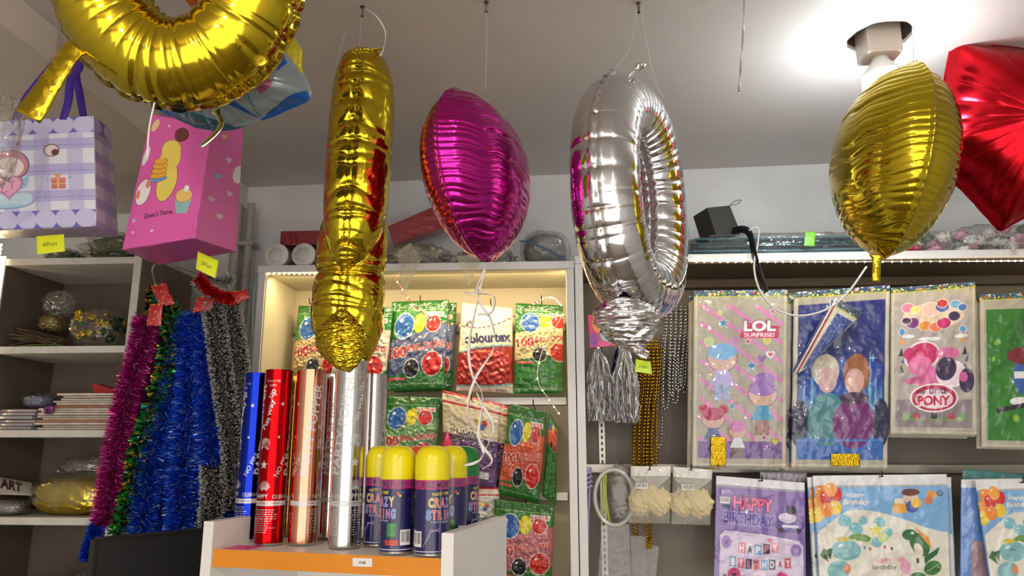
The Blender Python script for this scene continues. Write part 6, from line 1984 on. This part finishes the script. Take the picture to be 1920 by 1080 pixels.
# bead strands
m_bg2 = M('gold_bead', (190, 150, 30), .2, 1.0); m_bs = M('silver_bead', (190, 190, 190), .2, 1.0)
ord_ = ['first', 'second', 'third', 'fourth', 'fifth', 'sixth', 'seventh', 'eighth', 'ninth', 'tenth']
for i in range(10):
    x = 1200 + (i % 5) * 8 - (4 if i > 4 else 0); Yb = 1.94 + .018 * (i // 5)
    xb = x - 10 + (i % 3)
    yb = [880, 900, 870, 1010, 885, 990, 880, 895, 1000, 875][i]
    beads('bead_necklace', 'gold bead necklace, %s strand from the left of the %s row' % (ord_[i % 5], 'front' if i < 5 else 'back'), [P(x, 640, Yb), P(x + 1, 700, Yb), P(xb, 800, Yb), P(xb - 1, yb, Yb), P(xb + 4, yb + 6, Yb + .004), P(xb + 7, yb - 4, Yb + .008), P(xb + 9, 780, Yb + .008), P(x + 8, 650, Yb + .008)], .0041, m_bg2, 'gold bead necklaces')
for i in range(10):
    x = 1250 + (i % 5) * 9 - (3 if i > 4 else 0); Yb = 1.94 + .016 * (i // 5)
    yb = [760, 735, 750, 728, 720, 828, 700, 742, 716, 730][i]
    xb = [1244, 1256, 1262, 1268, 1276, 1232, 1262, 1256, 1272, 1280][i]
    beads('bead_necklace', 'silver bead necklace, %s strand from the left of the %s row' % (ord_[i % 5], 'front' if i < 5 else 'back'), [P(x, 575, Yb), P(x - 1, 620, Yb), P(xb, 700 if yb > 710 else 660, Yb), P(xb, yb, Yb), P(xb + 5, yb + 6, Yb + .004), P(xb + 9, yb - 8, Yb + .006), P(xb + 10, 680 if yb > 710 else 650, Yb + .006), P(x + 8, 580, Yb + .006)], .0040, m_bs, 'silver bead necklaces')
for (px, py, lb) in ((1215, 640, 'hook carrying the gold bead necklaces'), (1268, 575, 'hook carrying the silver bead necklaces')):
    p = P(px, py, 1.93); mb = MB(); mb.tube([(p[0], 2.069, p[2] + .003), (p[0], 1.93, p[2] + .003), (p[0], 1.925, p[2] + .015)], .002, 8); mb.build('rail_hook', m_dmetal, None, True, label=lb, cat='hook')

# cords, hoop and clear sleeves below
m_lil = M('lilac_cord', (168, 150, 200), .5); m_yg = M('yellow_green_cord', (190, 200, 90), .5)
for i in range(6):
    x = 1090 + (i % 3) * 7; Yb = 1.93 + .012 * (i // 3)
    mb = MB(); mb.tube(spline([P(x + 3, 876, Yb), P(x + 1, 930, Yb), P(x - 2, 1000, Yb), P(x - 3, 1090, Yb)], 24), .0032, 8)
    if i == 0:
        for k in range(4): mb.tube(spline([P(1088 + 0, 884 + k * 9, 1.925), P(1098, 888 + k * 9, 1.918), P(1110, 884 + k * 9, 1.925)], 8), .0034, 8)
    mb.build('cord', m_lil, None, True, label='lilac cord, %s strand of the %s row beside the post' % (ord_[i % 3], 'front' if i < 3 else 'back'), cat='cord', group='lilac cords')
for i in range(2):
    mb = MB(); mb.tube(spline([P(1130 + 6 * i, 888, 1.96), P(1132 + 4 * i, 930, 1.96), P(1128 + 16 * i, 985, 1.96)], 20), .003, 8)
    mb.build('cord', m_yg, None, True, label=['yellow-green cord hanging left inside the clear hoop', 'yellow-green cord hanging right inside the clear hoop'][i], cat='cord')
ctr = P(1152, 932, 1.93); V = []
pts = [ctr + Vr(.048 * math.cos(a), .006 * math.sin(a), .066 * math.sin(a)) for a in np.linspace(0, 2 * math.pi, 70)]
V, F = tube(pts, .0055, 12, cap=False)
mk('clear_tube_hoop', V, F, m_milky, label='coiled clear plastic tube hoop hanging left of the cream rose packs', cat='plastic hoop')
V, F = blob(P(1165, 925, 1.955), (.035, .012, .075), 151, .12, (2, 6), 40, 50); mk('clear_plastic_bag', V, F, m_film2, label='clear bag hanging through the middle of the clear hoop', cat='plastic bag')
for i, (c4, lb) in enumerate([([(1128, 985), (1180, 983), (1184, 1100), (1120, 1100)], 'milky clear sleeve hanging below the clear hoop'), ([(1182, 1004), (1212, 1006), (1214, 1100), (1184, 1100)], 'milky clear sleeve hanging right of the wider one'), ([(1214, 1018), (1236, 1026), (1228, 1100), (1208, 1100)], 'narrow clear sleeve hanging rightmost below the rose packs')]):
    cv = Canvas(40, 2, (216, 214, 212), .24)
    sheet('clear_sleeve', cv, q4(*c4, 1.94 + .012 * i), m_sheet, None, bulge=.006, wr=.003, wfr=(2, 6), seed=60 + i, thick=.002, label=lb, cat='clear sleeve', group='clear sleeves under the hoop')
